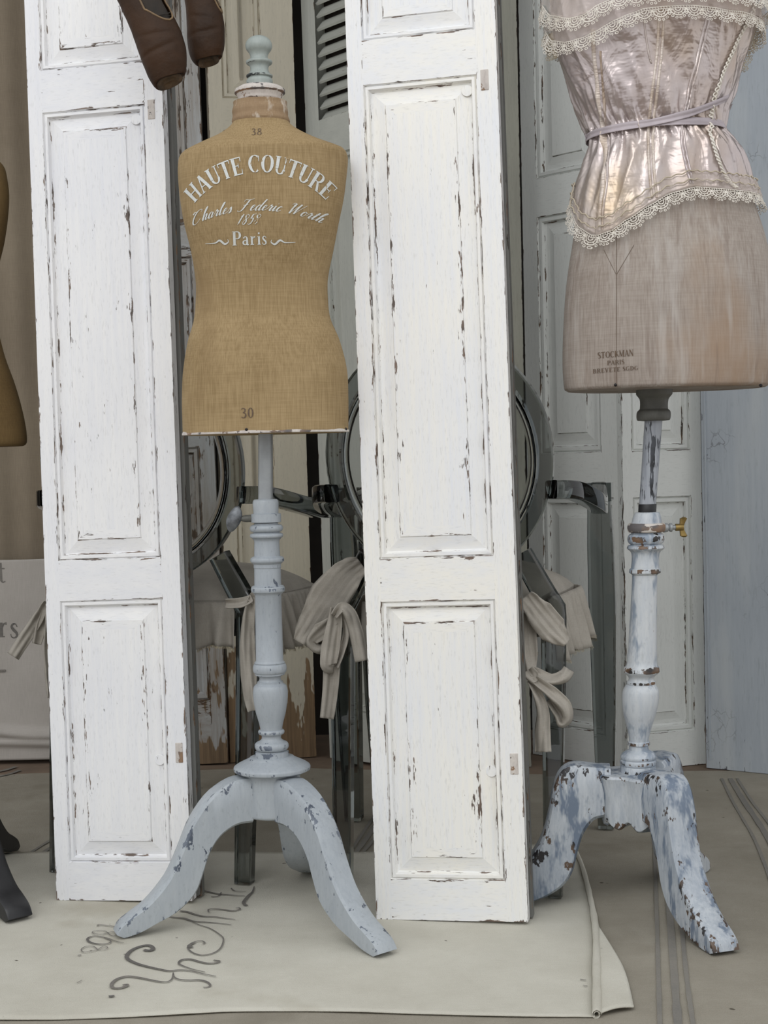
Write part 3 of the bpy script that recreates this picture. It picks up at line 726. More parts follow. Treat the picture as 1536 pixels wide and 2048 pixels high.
def put_text(b, txt, fn, size, table=G, sp=.06, slant=0.0, pen=None, sx=1.0, center=True):
    """fn(u, v) -> Vector: lays the plane of the writing (metres) on a surface"""
    tot = text_width(txt, table, sp) * size * sx; x0 = -tot / 2 if center else 0.0
    for ch in txt:
        adv, strokes = table[ch]
        for st in strokes:
            if pen:
                p3 = catmull([(q[0], q[1], 0) for q in st], 7) if len(st) > 2 else [Vector((q[0], q[1], 0)) for q in st]
                if len(p3) == 2: p3 = [p3[0].lerp(p3[1], k / 5) for k in range(6)]
            else:
                p3 = catmull([(q[0], q[1], q[2]) for q in st], 3) if len(st) > 4 else None
                if p3 is None:
                    p3 = []
                    for a, c in zip(st[:-1], st[1:]):
                        p3 += [Vector(a).lerp(Vector(c), k / 5) for k in range(5)]
                    p3.append(Vector(st[-1]))
            n = len(p3); P = []
            for i, p in enumerate(p3):
                t = p3[min(i + 1, n - 1)] - p3[max(i - 1, 0)]
                tx, ty = t.x, t.y; L = math.hypot(tx, ty) or 1; tx /= L; ty /= L
                w = (lerp(pen[0], pen[1], max(0.0, abs(ty) - 0.25) / .75 if ty < 0.2 else 0.0)) if pen else max(p.z, 0.02)
                pts = []
                for s in (-1, 1):
                    x = p.x - ty * w / 2 * s; y = p.y + tx * w / 2 * s
                    pts.append(fn(x0 + (x + slant * y) * size * sx, y * size))
                P.append(pts)
            b.grid(P)
        x0 += (adv + sp) * size * sx

# ================================================================== mannequin forms
class Form:
    """torso whose horizontal sections are rounded ovals; rows (z, cx, halfwidth, halfdepth, cy_off)"""
    def __init__(s, rows, cy, exp=2.25): s.r = sorted(rows); s.cy = cy; s.e = exp
    def row(s, z):
        R = s.r
        if z <= R[0][0]: return R[0][1:]
        for i in range(len(R) - 1):
            if z <= R[i + 1][0]:
                a, b_ = R[i], R[i + 1]; t = (z - a[0]) / (b_[0] - a[0])
                p = R[max(i - 1, 0)]; q = R[min(i + 2, len(R) - 1)]; out = []
                for k in range(1, 5):
                    m0 = (b_[k] - p[k]) / max(b_[0] - p[0], 1e-6) * (b_[0] - a[0]); m1 = (q[k] - a[k]) / max(q[0] - a[0], 1e-6) * (b_[0] - a[0])
                    h = (2*t**3 - 3*t*t + 1) * a[k] + (t**3 - 2*t*t + t) * m0 + (-2*t**3 + 3*t*t) * b_[k] + (t**3 - t*t) * m1
                    out.append(h)
                return out
        return R[-1][1:]
    def p(s, th, z, off=0.0):
        cx, a, d, dy = s.row(z); c, q = math.cos(th), math.sin(th)
        e = 2 / s.e
        x = math.copysign(abs(c) ** e, c); y = math.copysign(abs(q) ** e, q)
        n = Vector((x / max(a, .01), y / max(d, .01), 0)).normalized()
        return Vector((cx + a * x, s.cy + dy + d * y, z)) + n * off
    def front(s, X, z, off=0.0):
        """front surface point for world X"""
        cx, a, d, dy = s.row(z); k = max(-1, min(1, (X - cx) / a))
        y = (1 - abs(k) ** s.e) ** (1 / s.e)
        n = Vector((k / a, -max(y, .05) / d, 0)).normalized()
        return Vector((cx + a * k, s.cy + dy - d * y, z)) + n * off
    def px(s, x, y, off=0.0):
        """surface point seen at pixel"""
        Y = s.cy
        for _ in range(8):
            q = at(x, y, Y); Y = s.front(q.x, q.z).y
        return s.front(q.x, q.z, off)
    def theta(s, x, y):
        q = s.px(x, y); cx, a, d, dy = s.row(q.z)
        k = max(-1, min(1, (q.x - cx) / a)); k = math.copysign(abs(k) ** (s.e / 2), k)
        return -math.acos(max(-1, min(1, k))), q.z
    def mesh(s, z0, z1, n=72, m=90, off=0.0, captop=True, roundb=0.006):
        b = MB(); P = []
        zz = [z0 + (z1 - z0) * i / m for i in range(m + 1)]
        P.append([s.p(2*PI*k/n, z0, -0.004 + off) for k in range(n)])
        for z in zz: P.append([s.p(2*PI*k/n, z + (0.003 if z == z0 else 0), off) for k in range(n)])
        b.grid(P, cv=True, wear=[1.0] + [1.0] + [0.0] * m)
        b.cap(list(reversed(P[0])))
        if captop: b.cap(P[-1])
        return b
def form_from_px(rows, Y, depth, exp=2.25):
    """rows: (py, left px, right px); depth = function(py) -> (ratio, forward shift)"""
    out = []
    for y, l, r in rows:
        a, c = at(l, y, Y), at(r, y, Y); rt_, sh = depth(y)
        out.append(((a.z + c.z) / 2, (a.x + c.x) / 2, (c.x - a.x) / 2, (c.x - a.x) / 2 * rt_, sh))
    return Form(out, Y, exp)

def turned(b, axis, scale, prof, n=40):
    """prof: (py, radius px, wear); axis(py) -> point of the axis"""
    P = []; W = []
    for q in prof:
        c = axis(q[0]); r = q[1] / scale; w = q[2] if len(q) > 2 else 0.0
        P.append([c + Vector((r * math.cos(2*PI*k/n), r * math.sin(2*PI*k/n), 0)) for k in range(n)]); W.append(w)
    P.reverse(); W.reverse()
    b.grid(P, cv=True, wear=W); b.cap(list(reversed(P[0]))); b.cap(P[-1])
def ring_prof(rows):
    """expand a coarse profile: ('t', y0, y1, r) torus, ('c', y, r) corner"""
    out = []
    for q in rows:
        if q[0] == 't':
            _, y0, y1, rb, rm = q
            for k in range(9):
                a = PI * k / 8; out.append((lerp(y0, y1, (1 - math.cos(a)) / 2), rb + (rm - rb) * math.sin(a), 0.9 if 2 < k < 6 else 0.3))
        elif q[0] == 's':      # smooth curve through points
            for p in catmull([(y, r, 0) for y, r in q[1]], 5): out.append((p.x, p.y, 0.0))
        else:
            out.append((q[1], q[2], q[3] if len(q) > 3 else 0.3))
    return out
def tripod_leg(centre, ang, up_, low_, th0, th1, n=9):
    """profile curves (r, z) of the top and bottom edges; soft-edged, with thickness th0 -> th1"""
    U = catmull([(r, z, 0) for r, z in up_], 6); L = catmull([(r, z, 0) for r, z in low_], 6)
    N = 34
    def samp(Cv, t):
        f = t * (len(Cv) - 1); i = min(int(f), len(Cv) - 2); return Cv[i].lerp(Cv[i + 1], f - i)
    d = Vector((math.cos(ang), math.sin(ang), 0)); s_ = Vector((-d.y, d.x, 0)); b = MB(); P = []; W = []
    for i in range(N + 1):
        t = i / N; a, c = samp(U, t), samp(L, t); th = lerp(th0, th1, t) / 2
        def q(f, side):
            m = c.lerp(a, f); return centre + d * m.x + Vector((0, 0, m.y)) + s_ * th * side
        ring = [(0, -.72), (.06, -.95), (.5, -1), (.90, -.97), (.97, -.80), (1.0, 0), (.97, .80), (.90, .97), (.5, 1), (.06, .95), (0, .72)]
        P.append([q(f, sd) for f, sd in ring])
        W.append([0.7, 0.8, 0, 0.9, 0.9, 0.0, .9, .9, 0, .8, .7])
    b.grid(P, cv=True, wear=W); b.cap(P[-1], 0.8); b.cap(list(reversed(P[0])))
    return b

# ---------------------------------------------------------------- the tan mannequin
YL = 2.475
SL = 3000 / YL
cen = flr(549, 1833); cen = Vector((cen.x, YL, 0.0))
root = empty('mannequin', cen); tag(root, 'tan linen mannequin torso lettered in white on a grey tripod stand', 'mannequin')
rows = [(868, 367, 697), (840, 366, 697), (800, 365, 697), (743, 367, 694), (683, 376, 679), (640, 388, 661), (600, 392, 656), (560, 392, 656), (500, 383, 668), (450, 371, 678), (400, 362, 688), (350, 357, 694), (325, 357, 696), (312, 360, 694), (303, 368, 688), (296, 381, 672), (286, 402, 645), (274, 430, 618), (263, 449, 598), (254, 460, 585), (246, 466, 578), (225, 467, 574), (206, 469, 572)]
def dL(y):
    r = interp([(206, .98), (246, .96), (262, .80), (290, .60), (320, .56), (420, .60), (560, .66), (700, .64), (868, .66)], y)
    sh = interp([(206, .0), (262, 0.0), (320, .0), (450, -.008), (560, 0), (868, -.002)], y)
    return r, sh
FL = form_from_px(rows, YL, dL, 2.3)
zb, zn, zt = at(530, 868, YL).z, at(520, 246, YL).z, at(520, 206, YL).z
torso = FL.mesh(zb, zn, 84, 110, captop=False).build('torso', M['tan'], root, smooth='all')
nb = MB(); P = []
for i in range(13):
    z = lerp(zn - 0.001, zt, i / 12); o_ = 0.0016 + 0.0006 * math.sin(i * 1.1)
    P.append([FL.p(2*PI*k/60, z, o_ if i else 0.0) for k in range(60)])
nb.grid(P, cv=True); nb.cap(P[-1])
neck = nb.build('neck_band', M['tanneck'], root, smooth=True)
# bottom rim of flaking white paint
rb = MB(); P = []
for i in range(4):
    P.append([FL.p(2*PI*k/120, zb + [0, .0005, .003 + .0025 * mnoise.noise(Vector((k * .21, 3, 0))), .0035 + .0045 * max(0, mnoise.noise(Vector((k * .13, 8, 0))))][i], [-.003, .0012, .0012, .0002][i]) for k in range(120)])
rb.grid(P, cv=True); rb.build('painted_rim', M['plaster'], torso, smooth=True)
# collar plate and finial
axn = lambda y: Vector((at(lerp(517, 520, (y - 70) / 130.0), y, YL).x, YL, at(518, y, YL).z))
b = MB(); turned(b, axn, SL, ring_prof([('c', 172, 12), ('c', 173, 34, .8), ('s', [(175, 42), (180, 49), (185, 50)]), ('c', 187, 50, .9), ('c', 189, 47, .8), ('s', [(190, 46), (196, 43), (200, 42)]), ('c', 203, 40)]), 56)
b.build('neck_plate', M['plaster'], root, smooth=True)
b = MB(); turned(b, axn, SL, ring_prof([('s', [(71, 1), (72.5, 9), (76, 17), (83, 24), (91, 26.5), (99, 25), (106, 20), (112, 17.5), (119, 17.5)]), ('c', 120, 19), ('s', [(121, 23), (123, 26), (126, 26)]), ('c', 128, 25, 1), ('s', [(130, 21), (134, 18.5), (140, 18), (145, 19.5), (150, 23)]), ('c', 151, 26, .9), ('c', 154, 26, .9), ('c', 156, 22), ('s', [(158, 24), (162, 26), (168, 26)]), ('c', 172, 26, .6)]), 48)
b.build('finial', M['finial'], root, smooth=True)
# post
def axL(y):
    x = interp([(868, 531), (998, 531), (1100, 534), (1520, 544), (1840, 549)], y); p = at(x, y, YL); return Vector((p.x, YL, p.z))
b = MB(); turned(b, axL, SL, [(862, 14.5), (998, 14.8), (1010, 14.8)], 36); b.build('pole', M['pole'], root, smooth=True)
b = MB(); turned(b, axL, SL, ring_prof([('c', 998, 16), ('s', [(998.5, 22), (1001, 25), (1006, 26)]), ('c', 1028, 25)]), 40)
b.build('ferrule', M['stand'], root, smooth=True)
b = MB(); turned(b, axL, SL, ring_prof([('c', 1027, 27, .8), ('c', 1028, 30, .8), ('c', 1044, 30, .8), ('c', 1045, 27, .8)]), 40)
clamp = b.build('clamp_ring', M['stand'], root, smooth=True)
p0 = axL(1036); q = 1 / SL
b = MB(); b.tube([p0 + Vector((-28 * q, 0, 0)), p0 + Vector((-40 * q, -.004, 0)), p0 + Vector((-52 * q, -.006, 0))], [.006, .006, .0035], 12); b.build('clamp_screw', M['socket'], clamp, smooth=True)
b = MB(); c_ = p0 + Vector((-63 * q, -.008, 0.0)); P = []
for i in range(13):
    a = PI * i / 12; r_ = math.sin(a) ** .7 * .0085 * (1.15 - .35 * math.cos(2 * a)); zc = -math.cos(a) * .0215
    P.append([c_ + Vector((r_ * math.cos(2*PI*k/16) + zc * .28, r_ * .5 * math.sin(2*PI*k/16), zc)) for k in range(16)])
b.grid(P, cv=True); b.build('wing_key', M['keymetal'], clamp, smooth='all')
prof = [('c', 1045, 18), ('c', 1046, 24), ('c', 1049, 24), ('t', 1049, 1064, 26, 33.5), ('c', 1066, 27), ('t', 1066, 1076, 28, 33.5), ('s', [(1077, 29), (1080, 26), (1084, 25)]), ('c', 1112, 26),
  ('c', 1114, 31, .9), ('t', 1115, 1124, 32, 34), ('c', 1126, 30, .6), ('c', 1128, 27.5), ('c', 1135, 27.5, .8), ('c', 1136, 26.5), ('c', 1170, 27), ('c', 1172, 32, .8), ('t', 1173, 1184, 32, 34), ('c', 1185, 30, .6), ('c', 1188, 28, .6), ('c', 1190, 26.5),
  ('c', 1320, 27.5), ('c', 1323, 29), ('c', 1325, 31, .8), ('t', 1327, 1346, 30, 34), ('c', 1349, 30, .9), ('c', 1351, 24), ('s', [(1354, 21.5), (1358, 21.5), (1362, 23)]), ('c', 1363, 26, .7), ('c', 1366, 26, .6),
  ('s', [(1367, 27), (1371, 32), (1378, 34.5), (1390, 35), (1405, 33.5), (1425, 30), (1445, 24.5), (1457, 22)]), ('c', 1459, 22), ('t', 1459, 1468, 23, 26.5), ('c', 1469, 21), ('s', [(1472, 19.5), (1477, 20), (1481, 24)]), ('c', 1482, 26, .6), ('t', 1483, 1500, 27, 34.5), ('c', 1502, 31), ('c', 1503, 34, .9), ('c', 1519, 34.5, .9), ('c', 1520, 33)]
b = MB(); turned(b, axL, SL, ring_prof(prof), 48); b.build('turned_post', M['stand'], root, smooth=True)
b = MB(); turned(b, axL, SL, ring_prof([('c', 1512, 34), ('c', 1513, 44, .6), ('c', 1516, 47, .8), ('s', [(1517, 49), (1522, 60), (1527, 70), (1531, 76)]), ('c', 1534, 77.5, 1), ('c', 1539, 76.5, 1), ('c', 1544, 66), ('c', 1546, 55)]), 64)
b.build('base_plate', M['stand'], root, smooth=True)
b = MB(); turned(b, axL, SL, ring_prof([('c', 1545, 56), ('c', 1622, 57, .2), ('s', [(1624, 57), (1628, 54), (1632, 40), (1634, 20)])]), 48)
b.build('hub', M['stand'], root, smooth=True)
U = [(.038, .240), (.070, .238), (.110, .216), (.143, .176), (.165, .130), (.188, .088), (.222, .052), (.250, .034), (.268, .022), (.276, .008)]
Lw = [(.038, .165), (.066, .163), (.094, .148), (.114, .122), (.126, .090), (.141, .058), (.172, .032), (.205, .018), (.235, .006), (.262, .001)]
for a, kx in ((-49, 1.05), (200, .96), (79, 1.03)):
    tripod_leg(Vector((cen.x, YL, 0.005)), math.radians(a), [(r * kx, z) for r, z in U], [(r * kx, z) for r, z in Lw], .048, .040).build('leg', M['stand'], root, smooth=True)
# lettering on the chest: laid along arcs traced from the photograph
K = 1 / SL
def chest(px0, py0, arc=None, rot=0.0):
    def fn(u, v):
        if arc:
            R = arc; a = u / R; x = math.sin(a) * (R + v); y = -(R - math.cos(a) * (R + v))
        else: x, y = u * math.cos(rot) - v * math.sin(rot), u * math.sin(rot) + v * math.cos(rot)
        base = FL.px(px0, py0)
        return FL.front(base.x + x, base.z + y, 0.0011)
    return fn
b = MB()
put_text(b, 'HAUTE COUTURE', chest(517, 345, arc=.150), 0.0285, sp=.03, sx=.775)
b.build('stencil_lettering', M['lettering'], torso)
b = MB()
put_text(b, 'Charles Frederic Worth'.replace('Fr', 'F'), chest(508, 421, arc=.30), 0.0185, table=SCR, sp=.03, slant=.5, pen=(.035, .13), sx=1.08)
b.build('script_lettering', M['lettering'], torso); b = MB(); put_text(b, '1858', chest(494, 449), 0.0165, table=SCR, sp=.05, slant=.5, pen=(.04, .13), sx=1.0)
b.build('year_lettering', M['lettering'], torso)
b = MB(); put_text(b, 'Paris', chest(500, 490), 0.0215, sp=.05, sx=.95)
for sgn in (-1, 1):
    f_ = chest(500 + sgn * 55, 486); P = []
    pts = catmull([(-.028 * sgn * -1, .001, 0), (.012 * sgn, .0005, 0), (.004 * sgn, .004, 0), (-.004 * sgn, -.002, 0), (-.010 * sgn, .001, 0), (-.009 * sgn, .005, 0)], 6)
    n = len(pts)
    for i, p in enumerate(pts):
        t = (pts[min(i+1, n-1)] - pts[max(i-1, 0)]).normalized(); w = (.0004 + .0012 * math.sin(PI * i / (n - 1)) ** 2)
        P.append([f_(p.x - t.y * w, p.y + t.x * w), f_(p.x + t.y * w, p.y - t.x * w)])
    b.grid(P)
b.build('town_lettering', M['lettering'], torso)
b = MB(); put_text(b, '30', chest(495, 836), 0.0165, sp=.1); b.build('size_stamp', M['stamp'], torso)
b = MB(); put_text(b, '38', chest(513, 270), 0.0130, sp=.15); b.build('neck_stamp', M['stamp'], torso)
for x, y in ((493, 859), (691, 858)):
    p = FL.px(x, y, .0005); b = MB(); b.lathe([(.0022, -.001), (.0024, .0006), (.0012, .0014), (0, .0016)], 14, Matrix.Translation(p) @ Matrix.Rotation(PI / 2, 4, 'X')); b.build('tack', M['tack'], torso, smooth=True)

# ---------------------------------------------------------------- the right-hand mannequin
YR = 2.49
SR = 3000 / YR
cR = Vector((flr(1283, 1820).x, YR, 0.0))
rootR = empty('mannequin', cR); tag(rootR, 'greige linen mannequin torso wearing the corset on a blue white tripod stand', 'mannequin')
rowsR = [(779, 1132, 1532), (770, 1129, 1537), (720, 1126, 1545), (640, 1128, 1545), (580, 1132, 1542), (530, 1138, 1537), (480, 1146, 1527), (433, 1151, 1512), (400, 1156, 1502), (360, 1164, 1490), (333, 1173, 1481), (307, 1181, 1469), (287, 1187, 1452), (267, 1190, 1434), (240, 1176, 1436), (200, 1158, 1452), (143, 1138, 1470), (83, 1121, 1492), (30, 1116, 1505), (-30, 1114, 1512), (-90, 1122, 1505), (-140, 1140, 1485), (-175, 1170, 1460), (-200, 1215, 1415), (-215, 1250, 1380), (-260, 1260, 1370)]
def dR(y):
    return interp([(-260, .95), (-200, .75), (-90, .72), (0, .76), (150, .74), (265, .84), (340, .74), (480, .72), (779, .74)], y), 0.0
FR = form_from_px(rowsR, YR, dR, 2.15)
zbR, ztR = at(1330, 779, YR).z, at(1315, -258, YR).z
torsoR = FR.mesh(zbR, ztR, 96, 150).build('torso', M['greige'], rootR, smooth='all')
# seam lines of the linen cover and the maker's stamp
def surf_line(b, F, pts, w, off, n=10):
    path = []
    for a, c in zip(pts[:-1], pts[1:]):
        for k in range(n): path.append((lerp(a[0], c[0], k / n), lerp(a[1], c[1], k / n)))
    path.append(pts[-1]); P = []
    for i, (x, y) in enumerate(path):
        x2, y2 = path[min(i + 1, len(path) - 1)]; x1, y1 = path[max(i - 1, 0)]
        L = math.hypot(x2 - x1, y2 - y1) or 1; nx, ny = -(y2 - y1) / L * w / 2, (x2 - x1) / L * w / 2
        P.append([F.px(x - nx, y - ny, off), F.px(x + nx, y + ny, off)])
    b.grid(P)
b = MB()
surf_line(b, FR, [(1233, 470), (1233, 548), (1233, 770)], 1.0, .0005)
surf_line(b, FR, [(1208, 500), (1232, 548)], 0.8, .0006, 6); surf_line(b, FR, [(1268, 490), (1234, 548)], 0.8, .0006, 6)
b.build('seam', M['stamp'], torsoR)
def hipfn(px0, py0):
    def fn(u, v):
        base = FR.px(px0, py0); return FR.front(base.x + u, base.z + v + u * .03, .0010)
    return fn
b = MB(); put_text(b, 'STOCKMAN', hipfn(1232, 714), 0.0098, sp=.02, sx=.80); put_text(b, 'PARIS', hipfn(1232, 729), 0.0070, sp=.05, sx=1.0); put_text(b, 'BREVETE SGDG', hipfn(1232, 743), 0.0066, sp=.10, sx=1.0)
b.build('maker_stamp', M['stamp'], torsoR)
for x, y in ((1231, 770), (1521, 771)):
    p = FR.px(x, y, .0005); b = MB(); b.lathe([(.0024, -.001), (.0026, .0008), (.0012, .0018), (0, .002)], 14, Matrix.Translation(p) @ Matrix.Rotation(PI / 2, 4, 'X')); b.build('tack', M['tack'], torsoR, smooth=True)
def axR(y):
    x = interp([(770, 1309), (840, 1307), (1010, 1295), (1050, 1293), (1140, 1290), (1350, 1283), (1430, 1279), (1545, 1276), (1820, 1283)], y); p = at(x, y, YR); return Vector((p.x, YR, p.z))
b = MB(); turned(b, axR, SR, ring_prof([('c', 778, 36), ('c', 788, 36, .5), ('s', [(790, 35), (798, 29), (808, 27.5), (818, 28)]), ('c', 820, 30), ('t', 821, 841, 31, 34), ('c', 842, 20)]), 44); b.build('socket', M['socket'], rootR, smooth=True)
b = MB(); turned(b, axR, SR, [(838, 17.5), (900, 17.3), (960, 17), (1012, 16.8)], 32); b.build('rod', M['rodpaint'], rootR, smooth=True)
b = MB(); turned(b, axR, SR, [(1008, 17), (1009, 17.8), (1024, 17.8), (1028, 17)], 32); b.build('rod_band', M['blackband'], rootR, smooth=True)
b = MB(); turned(b, axR, SR, ring_prof([('c', 1024, 18), ('c', 1025, 24, .8), ('s', [(1027, 25.5), (1035, 28), (1046, 30)]), ('c', 1048, 30)]), 40); b.build('ferrule', M['stand_blue'], rootR, smooth=True)
b = MB(); turned(b, axR, SR, ring_prof([('c', 1046, 32), ('t', 1046, 1064, 34, 38), ('c', 1064, 32)]), 44)
cl = b.build('clamp_ring', M['plaster'], rootR, smooth=True)
p0 = axR(1056); q = 1 / SR
b = MB(); b.tube([p0 + Vector((34 * q, 0, 0)), p0 + Vector((43 * q, 0, 0)), p0 + Vector((44 * q, 0, 0)), p0 + Vector((47 * q, 0, 0)), p0 + Vector((51 * q, 0, 0)), p0 + Vector((53 * q, 0, 0)), p0 + Vector((62 * q, 0, 0))], [.0085, .007, .0045, .0075, .0075, .004, .004], 14); b.build('clamp_screw', M['pole'], cl, smooth=True)
b = MB(); c_ = p0 + Vector((74 * q, 0, 0)); P = []
for i in range(17):
    t = i / 16; zc = (t - .5) * 40 * q; wd = (3.2 + 5.2 * abs(2 * t - 1) ** 1.5 + 1.5 * (1 - abs(2 * t - 1))) * q * (1 if 0 < i < 16 else .35)
    off = 5 * q * (abs(2 * t - 1) ** 1.4)
    P.append([c_ + Vector((off - .003 + wd * math.cos(2*PI*k/16), wd * .55 * math.sin(2*PI*k/16), zc)) for k in range(16)])
b.grid(P, cv=True); b.cap(P[-1]); b.cap(list(reversed(P[0])))
b.tube([p0 + Vector((58 * q, 0, 0)), p0 + Vector((74 * q, 0, 0))], .006, 12)
b.build('brass_key', M['brass'], cl, smooth=True)
prof = [('c', 1064, 26), ('c', 1065, 30), ('c', 1067, 30), ('t', 1067, 1088, 30, 37), ('c', 1089, 31), ('c', 1091, 36, .9), ('c', 1096, 37.5, 1), ('s', [(1098, 36), (1103, 30), (1110, 27.5), (1122, 27), (1133, 28)]), ('c', 1136, 28), ('c', 1138, 31, .9), ('c', 1145, 31.5, .9), ('c', 1148, 27), ('s', [(1150, 25), (1180, 25.5), (1260, 27.5), (1322, 30)]),
  ('c', 1331, 31), ('c', 1335, 35, .9), ('c', 1343, 36, 1), ('s', [(1346, 34), (1352, 27), (1357, 25), (1361, 26)]), ('c', 1363, 29, .9), ('c', 1367, 29, .9), ('s', [(1368, 28), (1373, 32), (1382, 36), (1395, 37), (1410, 36), (1430, 32), (1450, 26), (1470, 21), (1482, 19)]), ('c', 1484, 22, .9), ('c', 1489, 22.5, .9), ('c', 1491, 19), ('c', 1499, 20), ('s', [(1501, 24), (1505, 31), (1510, 35)]), ('c', 1513, 36, .8), ('c', 1517, 35), ('t', 1518, 1530, 34, 36.5), ('c', 1531, 35), ('c', 1543, 36, .8), ('c', 1545, 34)]
b = MB(); turned(b, axR, SR, ring_prof(prof), 48); b.build('turned_post', M['stand_blue'], rootR, smooth=True)
# scalloped three-lobed hub
zt_, zb_ = axR(1543).z, axR(1643).z
angR = [math.radians(a) for a in (-71, 174, 57)]
hub = MB(); P = []; cH = Vector((axR(1560).x, YR, 0))
def hubr(a):
    m = max(math.cos(a - q_) for q_ in angR); return .056 + .014 * max(0, m) ** 3 - .004 * math.cos(6 * a)
for z, k_ in ((zb_, .80), (zb_ + .004, .9), (zb_ + .02, .93), (zt_ - .03, .95), (zt_ - .012, 1.0), (zt_ - .004, 1.04), (zt_, 1.0)):
    P.append([cH + Vector((math.cos(a) * hubr(a) * k_, math.sin(a) * hubr(a) * k_, z + (.006 * math.cos(a * 9) if z < zb_ + .01 else 0))) for a in [2*PI*i/90 for i in range(90)]])
hub.grid(P, cv=True, wear=[1, .8, .1, 0, 0, .9, .9]); hub.cap(P[-1], .1); hub.cap(list(reversed(P[0])))
hub.build('hub', M['stand_leg'], rootR, smooth=True)
U = [(.045, .240), (.075, .242), (.105, .245), (.126, .234), (.138, .206), (.146, .165), (.160, .118), (.185, .078), (.215, .048), (.240, .033), (.255, .020), (.260, .006)]
Lw = [(.045, .160), (.058, .156), (.074, .150), (.090, .128), (.100, .098), (.108, .066), (.124, .040), (.150, .022), (.180, .010), (.205, .003), (.232, .000), (.246, .000)]
for a in angR:
    tripod_leg(Vector((cH.x, YR, 0.002)), a, [(r * 1.03, z) for r, z in U], [(r * 1.03, z) for r, z in Lw], .056, .046).build('leg', M['stand_leg'], rootR, smooth=True)

# ---------------------------------------------------------------- third mannequin, cut by the left edge
YT = 2.68
cT = Vector((-.805, YT, 0.0)); ST = 3000 / YT
rootT = empty('mannequin', cT); tag(rootT, 'dark olive canvas mannequin on a black tripod stand cut by the left edge', 'mannequin')
rowsT = [(893, -330, 49), (886, -334, 52), (860, -332, 50), (820, -325, 42), (770, -312, 28), (720, -298, 10), (683, -286, 0), (620, -270, -14), (560, -272, -10), (480, -290, 10), (400, -300, 18), (350, -300, 12), (330, -290, 4), (312, -260, -20), (296, -220, -70), (270, -190, -100), (230, -186, -104), (206, -184, -106)]
rowsT = [(y, l + 112, r) for y, l, r in rowsT]
FT = form_from_px(rowsT, YT, dL, 2.3)
FT.mesh(at(0, 893, YT).z, at(0, 206, YT).z, 72, 90).build('torso', M['olivetorso'], rootT, smooth='all')
axT = lambda y: Vector((cT.x, YT, at(-104, y, YT).z))
b = MB(); turned(b, axT, ST, [(885, 15), (1100, 15)], 24); b.build('pole', M['pole'], rootT, smooth=True)
b = MB(); turned(b, axT, ST, ring_prof([('c', 1090, 20), ('t', 1095, 1115, 26, 33), ('c', 1120, 26), ('c', 1330, 28), ('t', 1335, 1355, 28, 34), ('s', [(1360, 24), (1390, 34), (1450, 24), (1480, 22)]), ('c', 1510, 34), ('c', 1520, 60), ('c', 1550, 58), ('c', 1640, 56)]), 36); b.build('turned_post', M['black'], rootT, smooth=True)
U2 = [(.038, .240), (.070, .238), (.110, .216), (.143, .176), (.165, .130), (.188, .088), (.222, .052), (.250, .036), (.268, .024), (.276, .008)]
L2 = [(.038, .165), (.066, .163), (.094, .148), (.114, .122), (.126, .090), (.141, .058), (.172, .032), (.205, .018), (.235, .006), (.262, .001)]
for a in (-48, 80, 205):
    tripod_leg(Vector((cT.x, YT, 0.005)), math.radians(a), U2, L2, .052, .046).build('leg', M['black'], rootT, smooth=True)

# ================================================================== corset
def edge_table(pts, F, backz=None):
    T = sorted([F.theta(x, y) for x, y in pts])
    zl, zr_ = T[0][1], T[-1][1]; out = [(-PI, zl)] + [t for t in T if -PI + .05 < t[0] < -.05] + [(0.0, zr_)]
    bz = backz if backz is not None else (zl + zr_) / 2
    out += [(PI / 2, bz), (PI, zl)]
    return out
def etab(T, th):
    while th > PI: th -= 2 * PI
    while th < -PI: th += 2 * PI
    for i in range(len(T) - 1):
        if th <= T[i + 1][0]:
            t = (th - T[i][0]) / max(T[i + 1][0] - T[i][0], 1e-6)
            p0 = T[max(i-1, 0)][1]; p1 = T[i][1]; p2 = T[i+1][1]; p3 = T[min(i+2, len(T)-1)][1]
            return lerp(p1, p2, t * t * (3 - 2 * t)) * .5 + .5 * lerp(p1, p2, t)
    return T[-1][1]
hem = edge_table([(1151, 398), (1158, 428), (1172, 457), (1198, 473), (1225, 464), (1262, 438), (1300, 412), (1340, 388), (1385, 376), (1430, 379), (1470, 383), (1492, 386)], FR)
zwaist = at(1310, 262, YR).z; ztop = at(1310, -95, YR).z
def wr(th, z):
    """folds of the satin"""
    g = math.exp(-((z - zwaist) / .045) ** 2)
    v = .0022 * g * math.sin(th * 26 + 3 * math.sin(z * 30)) + .0012 * g * math.sin(th * 57)
    q = Vector((math.cos(th) * .15 * 14, math.sin(th) * .15 * 14, z * 9 if z < zwaist else z * 15 + th * 2.2))
    v += .0044 * mnoise.noise(q) + .0016 * mnoise.noise(q * 2.3)
    # vertical flutes of the flared peplum
    if z < zwaist: v += .0022 * math.sin(th * 21 + 1.0) * min(1, (zwaist - z) / .05)
    v += .002 * (1 - abs(math.sin(th * 9.5 + z * 20 * (1 if z > zwaist else -1)))) ** 3
    return v
def CS(th, z, off=0.0): return FR.p(th, z, .0080 + max(-.006, 1.25 * wr(th, z)) + off)
corset = empty('corset', (cR.x, YR, zwaist)); tag(corset, 'blush satin corset with ivory lace ruffles worn by the right mannequin', 'corset')
n, m = 360, 170
b = MB(); P = []
for j in range(m + 1):
    row = []
    for i in range(n):
        th = -PI + 2 * PI * i / n; z = lerp(etab(hem, th), ztop, j / m); row.append(CS(th, z, -.004 if j == 0 else 0))
    P.append(row)
b.grid(P, cv=True); body = b.build('bodice', M['satin'], corset, smooth='all')
def cpx(x, y, off=0.0):
    th, z = FR.theta(x, y); return CS(th, z, off)
